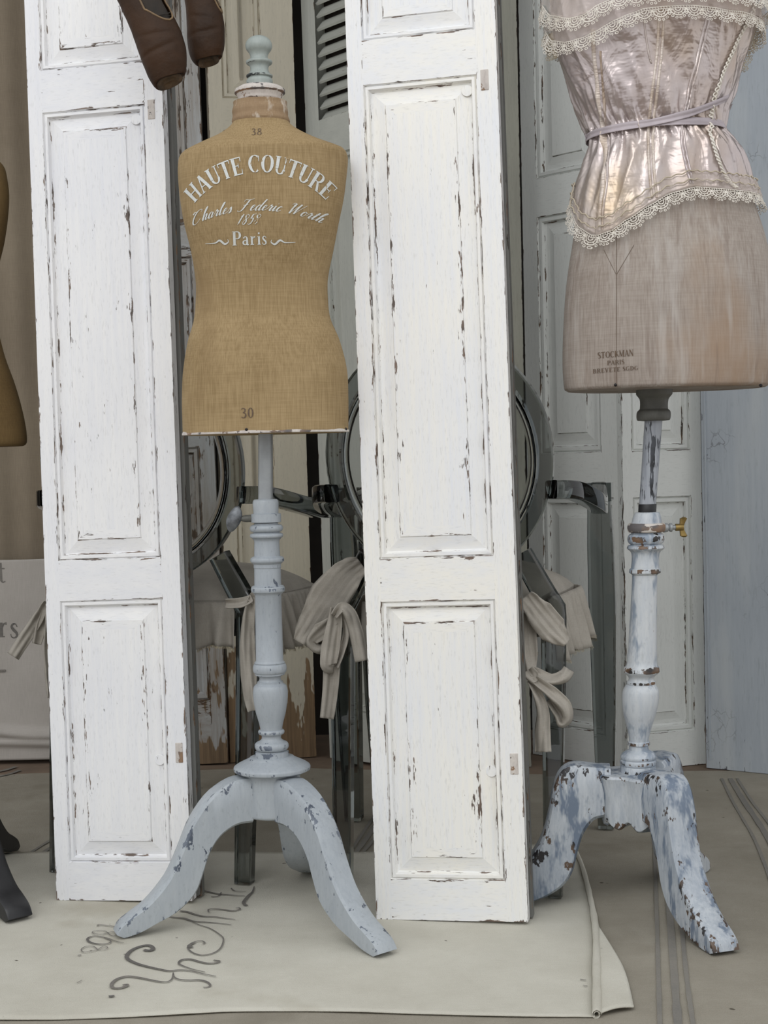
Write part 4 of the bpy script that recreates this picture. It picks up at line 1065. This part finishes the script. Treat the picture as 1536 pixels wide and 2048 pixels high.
def channel(pts, wpx, name, mat, h=.0022, two=0):
    b = MB()
    path = catmull([(x, y, 0) for x, y in pts], 10)
    for dx in ([0] if not two else [-two, two]):
        P = []
        for i, p in enumerate(path):
            row = []
            for k in range(7):
                s = (k / 6 - .5) * 2; row.append(cpx(p.x + dx + s * wpx / 2, p.y, h * (1 - s * s) + .0002 + .0005 * math.sin(p.y * 1.1) * (1 - s * s)))
            P.append(row)
        b.grid(P)
    return b.build(name, mat, corset, smooth='all')
channel([(1190, 60), (1194, 120), (1202, 190), (1212, 250), (1216, 300), (1213, 370), (1206, 420), (1203, 462)], 8, 'boning_channel', M['piping'])
channel([(1206, 105), (1212, 190), (1221, 250), (1225, 300), (1221, 370), (1214, 420), (1211, 462)], 4, 'boning_channel', M['satin'])
channel([(1322, 25), (1318, 100), (1309, 180), (1303, 245), (1302, 300), (1304, 350), (1309, 398)], 5.5, 'boning_channel', M['piping'], two=4.5)
channel([(1414, 25), (1394, 110), (1374, 190), (1364, 240), (1363, 290), (1371, 335), (1380, 370)], 5, 'boning_channel', M['satin'], two=3)
channel([(1286, 20), (1290, 60), (1297, 110), (1302, 130)], 4, 'boning_channel', M['satin'])
channel([(1458, 100), (1436, 150), (1420, 200), (1420, 250), (1430, 300), (1448, 340), (1462, 372)], 4, 'boning_channel', M['satin'])
# lacing cord: twisted, zigzagging
b = MB(); path = catmull([(1494, 12, 0), (1480, 52, 0), (1458, 92, 0), (1441, 130, 0), (1426, 170, 0), (1413, 215, 0), (1409, 250, 0), (1416, 290, 0), (1430, 328, 0), (1449, 360, 0), (1463, 378, 0)], 20)
for ph in (0, PI):
    P = [cpx(p.x + 2.2 * math.sin(i * .75 + ph), p.y, .0038 + .0016 * math.cos(i * .75 + ph)) for i, p in enumerate(path)]
    b.tube(P, .0014, 7)
b.build('lacing_cord', M['lace'], corset, smooth='all')

# lace: every scallop built as arcs, loops and picots
def ring2(cx, cy, r, w, a0=0, a1=360, n=8):
    return [(cx + r * math.cos(math.radians(lerp(a0, a1, i / n))), cy - r * math.sin(math.radians(lerp(a0, a1, i / n))), w) for i in range(n + 1)]
MOTIF = []
MOTIF += [[(0, .02, .07), (.5, .02, .07), (1, .02, .07)], [(0, .17, .05), (.5, .17, .05), (1, .17, .05)]]
MOTIF += [[(x, .02, .045), (x + .06, .17, .045)] for x in (0, .16, .33, .5, .66, .83)]
for r, w in ((.16, .07), (.30, .06), (.46, .08)): MOTIF.append(ring2(.5, .20, r, w, 180, 360, 10 if r < .4 else 14))
MOTIF = [[(x, (y if not (len(st) > 5) else y), w) for x, y, w in st] for st in MOTIF]
for k in range(8):
    a = math.radians(182 + 176 * k / 7); MOTIF.append(ring2(.5 + .56 * math.cos(a), .22 - .62 * math.sin(a), .075, .045, 0, 360, 6))
for k in range(5):
    a = math.radians(198 + 144 * k / 4); MOTIF.append([(.5 + .30 * math.cos(a), .20 - .30 * math.sin(a), .05), (.5 + .46 * math.cos(a), .20 - .46 * math.sin(a), .05)])
def lace_strip(b, T, F, h, pitch, off, flare=.0, ruff=.0, rk=1.0, dens=1.0, zadd=0.0):
    """T: (theta, z) table; lace hangs from that curve round the whole body"""
    N = 900; pts = []
    for i in range(N + 1):
        th = -PI + 2 * PI * i / N; z = etab(T, th) + zadd; pts.append((th, F.p(th, z, off)))
    S = [0]
    for i in range(N): S.append(S[-1] + (pts[i + 1][1] - pts[i][1]).length)
    cnt = max(6, round(S[-1] / pitch)); pitch = S[-1] / cnt
    def samp(s):
        s = s % S[-1]; lo, hi = 0, N
        while hi - lo > 1:
            md = (lo + hi) // 2
            if S[md] <= s: lo = md
            else: hi = md
        t = (s - S[lo]) / max(S[hi] - S[lo], 1e-9)
        return pts[lo][1].lerp(pts[hi][1], t), lerp(pts[lo][0], pts[hi][0], t)
    def fn(s, v):
        p, th = samp(s); p2, _ = samp(s + .004); t = (p2 - p).normalized()
        cx, a, d, dy = F.row(p.z); nrm = Vector((math.cos(th) / a, math.sin(th) / d, 0)).normalized()
        dn = Vector((0, 0, -1)); dn = (dn - t * dn.dot(t)).normalized()
        z2 = min(p.z, 9); q = p + dn * v
        # keep outside the body under the lace
        cx, a, d, dy = F.row(q.z); base = F.p(th, q.z, off); extra = max(0.0, (Vector((base.x - q.x, base.y - q.y, 0))).dot(nrm))
        return q + nrm * (extra + flare * v / h + ruff * math.sin(s / pitch * 2 * PI * rk) * v / h + .0012 * math.sin(s / pitch * 2 * PI) * v / h)
    for c in range(cnt):
        s0 = c * pitch; hh = h * (1 + .12 * mnoise.noise(Vector((c * .7, h * 100, 2))))
        for st in MOTIF:
            P = []; L = len(st)
            for i, (x, y, w) in enumerate(st):
                x1, y1, _ = st[max(i - 1, 0)]; x2, y2, _ = st[min(i + 1, L - 1)]
                if L > 5 and st[0][:2] == st[-1][:2]:
                    if i == 0: x1, y1, _ = st[-2]
                    if i == L - 1: x2, y2, _ = st[1]
                tx, ty = x2 - x1, y2 - y1; l = math.hypot(tx, ty) or 1; w *= .78; nx, ny = -ty / l * w / 2, tx / l * w / 2
                yy = y * 1.0
                P.append([fn(s0 + (x - nx) * pitch, max(0, (yy - ny)) * hh * 1.05), fn(s0 + (x + nx) * pitch, max(0, (yy + ny)) * hh * 1.05)])
            b.grid(P)
def chiffon(b, T, F, up_h, off, flare, k, amp):
    P = []
    for i in range(401):
        th = -PI + 2 * PI * i / 400; z = etab(T, th); row = []
        for j in range(9):
            v = j / 8; row.append(F.p(th, z + up_h * (1 - v), off + flare * v + amp * v * math.sin(th * k + 2 * math.sin(th * 3)) + .0015 * math.sin(th * k * 2.3)))
        P.append(row)
    b.grid(P)
tt = M['tulle'].node_tree
for nd in tt.nodes:
    if nd.type == 'BSDF_PRINCIPLED': nd.inputs['Alpha'].default_value = .30
b = MB(); lace_strip(b, hem, FR, .0225, .0250, .0125, flare=.003)
b.build('lace_hem', M['lace'], corset, solid=.0006)
b = MB(); chiffon(b, [(t, z) for t, z in hem], FR, .024, .0125, .001, 30, .0012); b.build('chiffon_hem', M['tulle'], corset, smooth='all')
gimp = MB()
for dz in (.026, .012):
    P = [CS(-PI + 2*PI*i/700, etab(hem, -PI + 2*PI*i/700) + dz + .0012 * math.sin(i * .55), .0055) for i in range(700)]
    gimp.tube(P, .0011, 5, closed=True)
gimp.build('braid_trim', M['lace_old'], corset, smooth='all')
tierA = edge_table([(1112, 62), (1130, 82), (1155, 88), (1180, 80), (1205, 67), (1230, 50), (1260, 36), (1290, 24), (1330, 20), (1370, 18), (1410, 22), (1440, 28), (1465, 30), (1490, 40)], FR, backz=at(1310, 75, YR).z)
tierB = edge_table([(1108, 10), (1130, 34), (1160, 42), (1185, 36), (1205, 18), (1235, 4), (1270, -6), (1320, -12), (1400, -14), (1460, -8), (1498, 0)], FR, backz=at(1310, 40, YR).z)
for T, fl in ((tierA, .013), (tierB, .017)):
    b = MB(); lace_strip(b, T, FR, .0240, .0260, .0125 + fl * .75, flare=.004, ruff=.003, rk=.31); b.build('lace_ruffle', M['lace'], corset, solid=.0006)
    b = MB(); chiffon(b, T, FR, .042, .0110, fl * .8, 17, .0045); b.build('chiffon_ruffle', M['tulle'], corset, smooth='all')
# side flounce hanging from the arm edge, seen beyond both sides of the bust
for side, pts in ((1, [(1508, 18), (1500, 60), (1484, 98), (1466, 135)]), (-1, [(1108, 60), (1112, 85), (1120, 110)])):
    b = MB(); path = catmull([(x, y, 0) for x, y in pts], 16); pts3 = [Vector((at(p.x, p.y, YR + .012).x, YR + .012, at(p.x, p.y, YR).z)) for p in path]
    L = sum((pts3[i+1] - pts3[i]).length for i in range(len(pts3) - 1)); cnt = max(3, round(L / .017))
    def fn2(u, v):
        f = max(0, min(.9999, u / cnt)) * (len(pts3) - 1); i = int(f); p = pts3[i].lerp(pts3[min(i + 1, len(pts3) - 1)], f - i)
        return p + Vector((side * v, .006 * math.sin(u * 3.1) * (v / .02), -v * .35))
    for c in range(cnt):
        for st in MOTIF:
            P = []; Ls = len(st)
            for i, (x, y, w) in enumerate(st):
                x1, y1, _ = st[max(i - 1, 0)]; x2, y2, _ = st[min(i + 1, Ls - 1)]; tx, ty = x2 - x1, y2 - y1; l = math.hypot(tx, ty) or 1; nx, ny = -ty / l * w / 2, tx / l * w / 2
                P.append([fn2(c + x - nx, (y - ny) * .021 + .002), fn2(c + x + nx, (y + ny) * .021 + .002)])
            b.grid(P)
    P = [[fn2(cnt * i / 60, v * .008 - .008) for v in range(3)] for i in range(61)]; b.grid(P)
    b.build('lace_flounce', M['lace_old'], corset, solid=.0006)
b = MB(); hk = catmull([(1500, 2, 0), (1497, 8, 0), (1493, 12, 0), (1491, 8, 0), (1494, 0, 0), (1497, -8, 0)], 4); b.tube([cpx(p.x, p.y, .007) for p in hk], .0012, 8); b.build('suspender_hook', M['pole'], corset, smooth='all')

# ribbon tied round the waist
def belt(b, pts, w, off, closez=None):
    T = [FR.theta(x, y) for x, y in pts]
    path = [(t, z) for t, z in T]
    P = []
    NN = 120
    f = catmull([(t, z, 0) for t, z in path], 14)
    for i, p in enumerate(f):
        tw = math.sin(i * .09) * .35; row = []
        for k in range(7):
            s = (k / 6 - .5); row.append(FR.p(p.x, p.y + s * w * (1 - .25 * abs(tw)), off + .0009 * math.sin(k * 1.3 + i * .05)))
        P.append(row)
    b.grid(P)
b = MB()
belt(b, [(1188, 277), (1200, 270), (1240, 259), (1290, 251), (1340, 247), (1385, 246), (1415, 247), (1432, 252)], .0125, .0135)
belt(b, [(1282, 254), (1310, 248), (1340, 240), (1380, 227), (1415, 211), (1438, 199)], .0115, .0155)
f0, f1 = FR.theta(1188, 277), FR.theta(1432, 252); P = []
for i in range(61):
    th = lerp(.0, PI, i / 60); z = lerp(f1[1], f0[1], i / 60); P.append([FR.p(th, z + s * .0105, .0135) for s in (-.5, 0, .5)])
b.grid(P); P = []
f2 = FR.theta(1438, 199)
for i in range(61):
    th = lerp(.0, PI, i / 60); z = lerp(f2[1], f0[1] + .003, i / 60); P.append([FR.p(th, z + s * .0095, .0150) for s in (-.5, 0, .5)])
b.grid(P)
rb_ = b.build('ribbon', M['ribbon'], smooth='all', solid=.0008); tag(rb_, 'lilac grey ribbon wrapped twice around the waist of the corset', 'ribbon')

# ================================================================== transparent armchairs
def chair(origin, ang, label):
    Mx = Matrix.Translation(Vector((origin.x, origin.y, .0055))) @ Matrix.Rotation(ang, 4, 'Z')
    root = empty('armchair', M=Mx); tag(root, label, 'chair', 'smoked transparent armchairs')
    sm = M['smoke']
    yb = lambda z: .045 - (z - .55) * .17
    zc, ra, rb2 = .755, .186, .200
    path = [(ra * math.cos(a), yb(zc + rb2 * math.sin(a)), zc + rb2 * math.sin(a)) for a in [2*PI*i/72 for i in range(72)]]
    sides = [Vector((math.cos(a), -.17 * math.sin(a) * 1.0, math.sin(a))).normalized() for a in [2*PI*i/72 for i in range(72)]]
    b = MB(); P = []
    for p, sd in zip(path, sides):
        p = Vector(p); nrm = Vector((0, .985, .167)); w, th = .014, .012
        P.append([p + sd * u * w + nrm * v * th for u, v in ((-.8, -1), (.8, -1), (1, -.8), (1, .8), (.8, 1), (-.8, 1), (-1, .8), (-1, -.8))])
    b.grid(P, cu=True, cv=True, flip=True)
    b.build('back_frame', sm, root, local=True, smooth=True)
    b = MB(); P = []
    for j in range(14):
        f = j / 13; P.append([Vector(((ra - .016) * f * math.cos(a), yb(zc + (rb2 - .016) * f * math.sin(a)) + .012 * (1 - f * f) , zc + (rb2 - .016) * f * math.sin(a))) for a in [2*PI*i/72 for i in range(72)]])
    b.grid(P, cv=True, flip=True); b.build('back_panel', M['film'], root, local=True, smooth='all', solid=.004)
    for s in (-1, 1):
        zz = [.0, .12, .25, .40, .475, .49]
        path = [(s * lerp(.186, .190, z / .5), .045 * min(1, z / .45), z) for z in zz] + [(s * .175, .046, .515), (s * .136, .043, .588)]
        b = MB(); b.bar(path, [.030, .033, .036, .040, .042, .042, .040, .036], [.030, .030, .031, .033, .033, .033, .030, .026], (1, 0, 0), r=.12)
        b.build('leg', sm, root, local=True)
        ap = catmull([(s * .194, .014, .698), (s * .228, .06, .694), (s * .250, .17, .674), (s * .250, .29, .660), (s * .241, .38, .674), (s * .234, .445, .686)], 6)
        b = MB(); b.bar(ap, .032, .030, (0, 0, 1), r=.12); b.box((s * .234 - .026, .425, .664), (s * .234 + .026, .480, .700)); b.build('arm', sm, root, local=True, smooth=True)
        b = MB(); b.bar([(s * .234, .458, .663), (s * .235, .462, .58), (s * .236, .468, .46), (s * .235, .478, .25), (s * .232, .50, .0)], [.046, .052, .054, .046, .032], [.034, .034, .036, .034, .030], (1, 0, 0), r=.12)
        b.build('leg', sm, root, local=True)
    out = []
    for t in range(64):
        a = 2 * PI * t / 64; c, q = math.cos(a), math.sin(a)
        x = math.copysign(abs(c) ** .45, c); y = math.copysign(abs(q) ** .45, q)
        wx = lerp(.168, .208, (y + 1) / 2); out.append((x * wx, .262 + y * .196))
    b = MB(); P = [[(x, y, z) for x, y in out] for z in (.434, .437, .463, .466)]
    P[0] = [(x * .985, .262 + (y - .262) * .985, .434) for x, y in out]; P[3] = [(x * .985, .262 + (y - .262) * .985, .466) for x, y in out]
    b.grid(P, cv=True); b.cap(list(reversed(P[0]))); b.cap(P[-1]); b.build('seat', sm, root, local=True)
    return root, Mx
def seat_cushion(Mx, label, seed, ties, sc=(1, 1)):
    Mc = Mx @ Matrix.Translation((0, 0, .468)) @ Matrix.Diagonal((sc[0], sc[1], 1, 1))
    root = empty('seat_cushion', M=Mc); tag(root, label, 'cushion', 'linen cushions on the transparent armchairs')
    rnd = random.Random(seed)
    b = MB()
    def top(s, t, sg):
        wx = lerp(.165, .198, (t + 1) / 2) * (1 - .06 * t * t); hy = .19 * (1 - .05 * s * s)
        e = max(0, 1 - abs(s) ** 3.2) * max(0, 1 - abs(t) ** 3.2); z = sg * .0 + (.034 + .055 * e ** .6 + .006 * mnoise.noise(Vector((s * 3 + seed, t * 3, 0))) * e if sg > 0 else .0)
        return (s * wx, .252 + t * (hy - .012), max(z, 0.001) if sg > 0 else .001)
    N = 36
    for sg in (1, -1):
        P = [[top(-1 + 2 * i / N, -1 + 2 * j / N, sg) for j in range(N + 1)] for i in range(N + 1)]; b.grid(P, flip=sg < 0)
    for k in range(4):
        P = []
        for i in range(N + 1):
            u = -1 + 2 * i / N; s, t = [(u, -1), (1, u), (-u, 1), (-1, -u)][k]; P.append([top(s, t, -1), top(s, t, 1)])
        b.grid(P, flip=True)
    # piping round the top edge
    b.build('pad', M['cushion'], root, local=True, smooth=True)
    # ruffles: back between the legs, then round sides and front
    def ruffle(path, length, seed2, amp, name='ruffle'):
        path = catmull([(p[0], p[1], 0) for p in path], 26); b = MB(); P = []; fr_ = MB()
        s_ = 0
        for i, p in enumerate(path):
            t = path[min(i + 1, len(path) - 1)] - path[max(i - 1, 0)]; t.normalize(); nrm = Vector((t.y, -t.x, 0))
            if i: s_ += (path[i] - path[i - 1]).length
            L = length * (1 + .16 * mnoise.noise(Vector((s_ * 16, seed2, 1)))); row = []
            for j in range(13):
                v = j / 12; o_ = (.006 + .020 * v ** .7 + amp * v * math.sin(s_ * 120 + 2.0 * math.sin(s_ * 31 + seed2)) + .004 * math.sin(s_ * 330) * (1 - v) * .5)
                row.append(Vector((p.x, p.y, 0)) + nrm * o_ + Vector((0, 0, .034 + .004 * math.sin(v * 3) - L * v)))
            P.append(row)
            for _ in range(5):
                e = row[-1] + t * rnd.uniform(-.003, .003); d = Vector((rnd.uniform(-.0025, .0025), rnd.uniform(-.0025, .0025), -rnd.uniform(.002, .006)))
                w = t * .0005; fr_.face([fr_.vert(e - w), fr_.vert(e + w), fr_.vert(e + d + w), fr_.vert(e + d - w)])
        b.grid(P); o = b.build(name, M['cushion'], root, local=True, smooth='all', solid=.0015)
        fr_.build('frayed_edge', M['fray'], o, local=True)
    ruffle([(-.155, .066), (-.05, .058), (.05, .058), (.158, .066)], .085, seed, .012)
    ruffle([(.172, .078), (.178, .16), (.186, .26), (.194, .34), (.19, .40), (.13, .43), (0, .44), (-.13, .43), (-.19, .40), (-.194, .34), (-.186, .26), (-.178, .16), (-.172, .078)], .105, seed + 5, .012)
    for Y, strips in ties:
        b = MB()
        for st in strips:
            path = catmull([(q[0], q[1], 0) for q in st], 8); W = []; D = []
            for i in range(len(path)):
                f = i / 8; k = min(int(f), len(st) - 2); W.append(lerp(st[k][2], st[k + 1][2], f - k)); D.append(lerp(st[k][3] if len(st[k]) > 3 else 0, st[k + 1][3] if len(st[k + 1]) > 3 else 0, f - k))
            P = []
            for i, p in enumerate(path):
                t = path[min(i + 1, len(path) - 1)] - path[max(i - 1, 0)]; t.normalize(); nx, ny = -t.y, t.x; row = []
                for k in range(13):
                    s = (k / 12 - .5); q = at(p.x + nx * s * W[i], p.y + ny * s * W[i], Y + D[i] + .006 * math.cos(s * 5 + i * .12) + .0035 * math.sin(s * W[i] * .5 + 1) * min(1, W[i] / 50) + .004 * mnoise.noise(Vector((p.x * .04, p.y * .04, s * 2))) )
                    row.append(q)
                P.append(row)
            b.grid(P)
        b.build('tie', M['cushion'], root, smooth='all', solid=.0016)
    return root
def chair_origin(px, py, deg):
    p = flr(px, py); a = math.radians(deg); return p - Vector((math.cos(a), math.sin(a), 0)) * .186, a
o_, a_ = chair_origin(489, 1772, -17)
chL, ML_ = chair(o_, a_, 'smoked transparent oval-back armchair partly hidden behind the left white shutter')
o2_, a2_ = chair_origin(1107, 1800, -13.5)
chM, MM_ = chair(o2_, a2_, 'smoked transparent oval-back armchair mostly hidden behind the middle white shutter')
seat_cushion(ML_, 'beige linen ruffled cushion on the seat of the left transparent armchair', 3, [
  (2.655, [[(450, 1207, 16, .02), (480, 1206, 20), (504, 1197, 14, -.004)], [(505, 1194, 14), (497, 1232, 23), (494, 1288, 30), (497, 1350, 32), (501, 1396, 27), (506, 1422, 20)], [(498, 1190, 16), (508, 1200, 18), (515, 1212, 10, .02)]]),
  (2.775, [[(93, 1204, 9), (76, 1235, 22), (50, 1275, 27), (26, 1313, 27)], [(94, 1215, 12, .01), (82, 1250, 22, .01), (73, 1288, 18, .01)], [(99, 1225, 14), (96, 1290, 18), (96, 1345, 14), (97, 1396, 5)]])])
seat_cushion(MM_, 'beige linen ruffled cushion tied with bows on the seat of the middle transparent armchair', 11, [
  (2.585, [[(672, 1216, 20), (668, 1250, 30), (661, 1295, 36), (657, 1330, 33), (668, 1334, 20, .012)], [(668, 1332, 22, .014), (684, 1300, 14, .014), (692, 1260, 12, .014), (684, 1226, 12, .01)],
           [(664, 1320, 32, .016), (660, 1380, 30, .016), (653, 1437, 27, .012)], [(668, 1232, 16, -.006), (684, 1214, 20, -.008), (701, 1228, 25, -.006), (713, 1265, 27), (724, 1322, 27)],
           [(668, 1240, 18, .008), (642, 1262, 34, .008), (622, 1284, 20, .01), (644, 1298, 20, .018), (674, 1262, 14, .018)],
           [(722, 1128, 34, .05), (694, 1150, 66, .035), (658, 1195, 80, .03), (628, 1242, 60, .03), (602, 1286, 34, .03)]]),
  (2.50, [[(1045, 1343, 12, .02), (1070, 1345, 20, .004), (1101, 1359, 22, .004), (1127, 1353, 27), (1138, 1338, 24, .02)], [(1061, 1360, 16), (1078, 1392, 20), (1087, 1425, 24), (1086, 1460, 30), (1086, 1504, 34)],
          [(1070, 1358, 16, -.004), (1104, 1386, 24, -.006), (1130, 1413, 26, -.004), (1135, 1436, 22, .004), (1123, 1447, 18, .012), (1116, 1430, 16, .016), (1098, 1400, 14, .016)], [(1050, 1225, 40, .03), (1054, 1280, 40, .02), (1060, 1325, 26, .01), (1062, 1352, 18)],
          [(1052, 1192, 26, .02), (1078, 1226, 56, .012), (1106, 1260, 58, .01), (1134, 1287, 16, .012)], [(1056, 1340, 22, -.006), (1064, 1352, 26, -.008), (1072, 1364, 16, -.004)]])], sc=(1.0, .98))

# ================================================================== pointe shoes hanging at the top
def shoe(rows, Y, thr_t, phi0, halfmax, label, ribx):
    """rows: (px, py, halfwidth px, depth ratio) from the toe platform to the heel"""
    cs = catmull([(r[0], r[1], r[2]) for r in rows], 12); dr = [r[3] for r in rows]; N = len(cs)
    root = empty('pointe_shoe', at(rows[0][0], rows[0][1], Y)); tag(root, label, 'shoe', None)
    K_ = Y / 3000; n = 96
    def sec(i, k, sc=1.0, off=0):
        p = cs[i]; t = cs[min(i + 1, N - 1)] - cs[max(i - 1, 0)]; L = math.hypot(t.x, t.y); tx, ty = t.x / L, t.y / L
        nx, ny = -ty, tx          # px direction to the right of the path (pointing right when path goes up)
        if nx < 0: nx, ny = -nx, -ny
        c = at(p.x, p.y, Y); X = (at(p.x + nx * 10, p.y + ny * 10, Y) - c).normalized(); Yv = Vector((0, 1, 0))
        f = i / 12; q = min(int(f), len(dr) - 2); d = lerp(dr[q], dr[q + 1], f - q); a = 2 * PI * k / n
        e = .85; cx_, sx_ = math.cos(a), math.sin(a); ux = math.copysign(abs(cx_) ** e, cx_); uy = math.copysign(abs(sx_) ** e, sx_)
        r = p.z * K_ * sc
        wv_ = 1 + .02 * mnoise.noise(Vector((p.x * .05, p.y * .05, a * 2)))
        tilt_ = max(0.0, 1 - i / 12) * (.014 if uy < 0 else .002) * (-uy)
        Tn = Vector((tx, 0, -ty)); crease = 0.0018 * math.exp(-((i - 40 - 4 * cx_) / 2.2) ** 2) * max(0, -uy) + .0014 * math.exp(-((i - 52 + 5 * cx_) / 2.0) ** 2) * max(0, -uy)
        return c + X * ux * r * wv_ + Yv * (uy * r * d * wv_ + crease) + Tn * tilt_
    def open_(i, k):
        if i < thr_t: return False
        a = (2 * PI * k / n - phi0 + PI) % (2 * PI) - PI
        return abs(a) < halfmax * min(1, ((i - thr_t) / 14)) ** .5 and i < N - 8
    b = MB(); ids = [[b.vert(sec(i, k)) for k in range(n)] for i in range(N)]
    for i in range(N - 1):
        for k in range(n):
            if open_(i, k) and open_(i, (k + 1) % n): continue
            b.face((ids[i][k], ids[i + 1][k], ids[i + 1][(k + 1) % n], ids[i][(k + 1) % n]))
    b.cap([sec(N - 1, k) for k in range(n)])
    up_ = b.build('upper', M['leather'], root, smooth='all')
    b = MB(); P = [[sec(i, k, .86) for k in range(n)] for i in range(N)]; b.grid(P, cv=True); b.build('lining', M['leather_in'], root, smooth='all')
    # binding round the throat and its drawstring
    L_, R_ = [], []
    for i in range(thr_t, N - 8):
        h = halfmax * min(1, ((i - thr_t) / 14)) ** .5
        kk = (phi0 - h) / (2 * PI) * n; L_.append(sec(i, kk, 1.0)); kk = (phi0 + h) / (2 * PI) * n; R_.append(sec(i, kk, 1.0))
    b = MB(); b.tube(list(reversed(L_)) + R_[1:], .0016, 8); b.build('throat_binding', M['leather_edge'], up_, smooth='all')
    b = MB(); b.tube([p + Vector((0, .003, 0)) for p in (list(reversed(L_))[:-3] + R_[4:])], .0008, 6); b.tube([L_[6], L_[3].lerp(R_[3], .5) + Vector((0, -.002, .004)), R_[6]], .0009, 6); b.build('drawstring', M['leather_in'], up_, smooth='all')
    # toe platform
    b = MB(); P = []
    t = (cs[0] - cs[1]); L = math.hypot(t.x, t.y)
    for f, push in ((1.0, 0), (.93, .0016), (.80, .0026), (.62, .0026), (.52, -.0022), (.3, -.0034), (.02, -.0034)):
        c = at(cs[0].x, cs[0].y, Y); dirv = (at(cs[0].x + t.x / L * 10, cs[0].y + t.y / L * 10, Y) - c).normalized()
        P.append([c + (sec(0, k) - c) * f + dirv * push for k in range(n)])
    b.grid(P, cv=True, flip=True); b.build('toe_platform', M['platform'], up_, smooth='all')
    # pleats under the toe and creases at the arch
    b = MB(); 
    top = sec(N - 10, n * .25)
    for dx in (-.012, .012):
        P = []
        for i in range(30):
            f = i / 29; P.append([Vector((lerp(top.x + dx, ribx + dx * .5, f) + s, Y + .01 + .004 * math.sin(f * 9), lerp(top.z, 2.5, f))) for s in (-.006, 0, .006)])
        b.grid(P)
    b.build('ankle_ribbon', M['leather_edge'], root, smooth='all', solid=.0008)
    return root
shoe([(341, 167, 27, .60), (337, 158, 34, .62), (333, 140, 40, .64), (328, 112, 45, .66), (320, 84, 46.5, .66), (308, 55, 45, .64), (294, 26, 43, .60), (279, -4, 42, .56), (258, -40, 38, .52), (232, -85, 32, .52), (208, -135, 30, .56), (196, -170, 27, .6), (190, -188, 16, .6)], 2.44, 58, math.radians(-42), .85, 'brown leather pointe shoe hanging over the left shutter, lower of the pair', at(240, 0, 2.44).x)
shoe([(418, 126, 21, .60), (416, 119, 29, .62), (413, 104, 34, .66), (412, 78, 37, .68), (411, 50, 37, .66), (407, 20, 35, .62), (402, -10, 33, .58), (396, -50, 30, .54), (390, -100, 27, .52), (386, -150, 27, .56), (384, -185, 24, .6), (383, -205, 14, .6)], 2.52, 55, math.radians(-8), .75, 'brown leather pointe shoe hanging beside the other, right and higher one', at(400, 0, 2.52).x)

# faded stencil letters on the sack
def sackfn(px0, py0):
    base = at(px0, py0, SY)
    return lambda u, v: Vector((base.x + u, sack_y(base.x + u, base.z + v) - .0036, base.z + v))
for ch, x_, y_ in (('r', 8, 1274), ('s', 30, 1276), ('t', 4, 1166)):
    b = MB(); put_text(b, ch, sackfn(x_, y_), .062, sx=.9); b.build('stencil_letter', M['ink'], sk)
b = MB(); b.box((at(-8, 1340, SY).x, SY - .006, at(0, 1343, SY).z), (at(12, 1340, SY).x, SY - .0045, at(0, 1339, SY).z))
b.build('stencil_dash', M['ink'], sk)
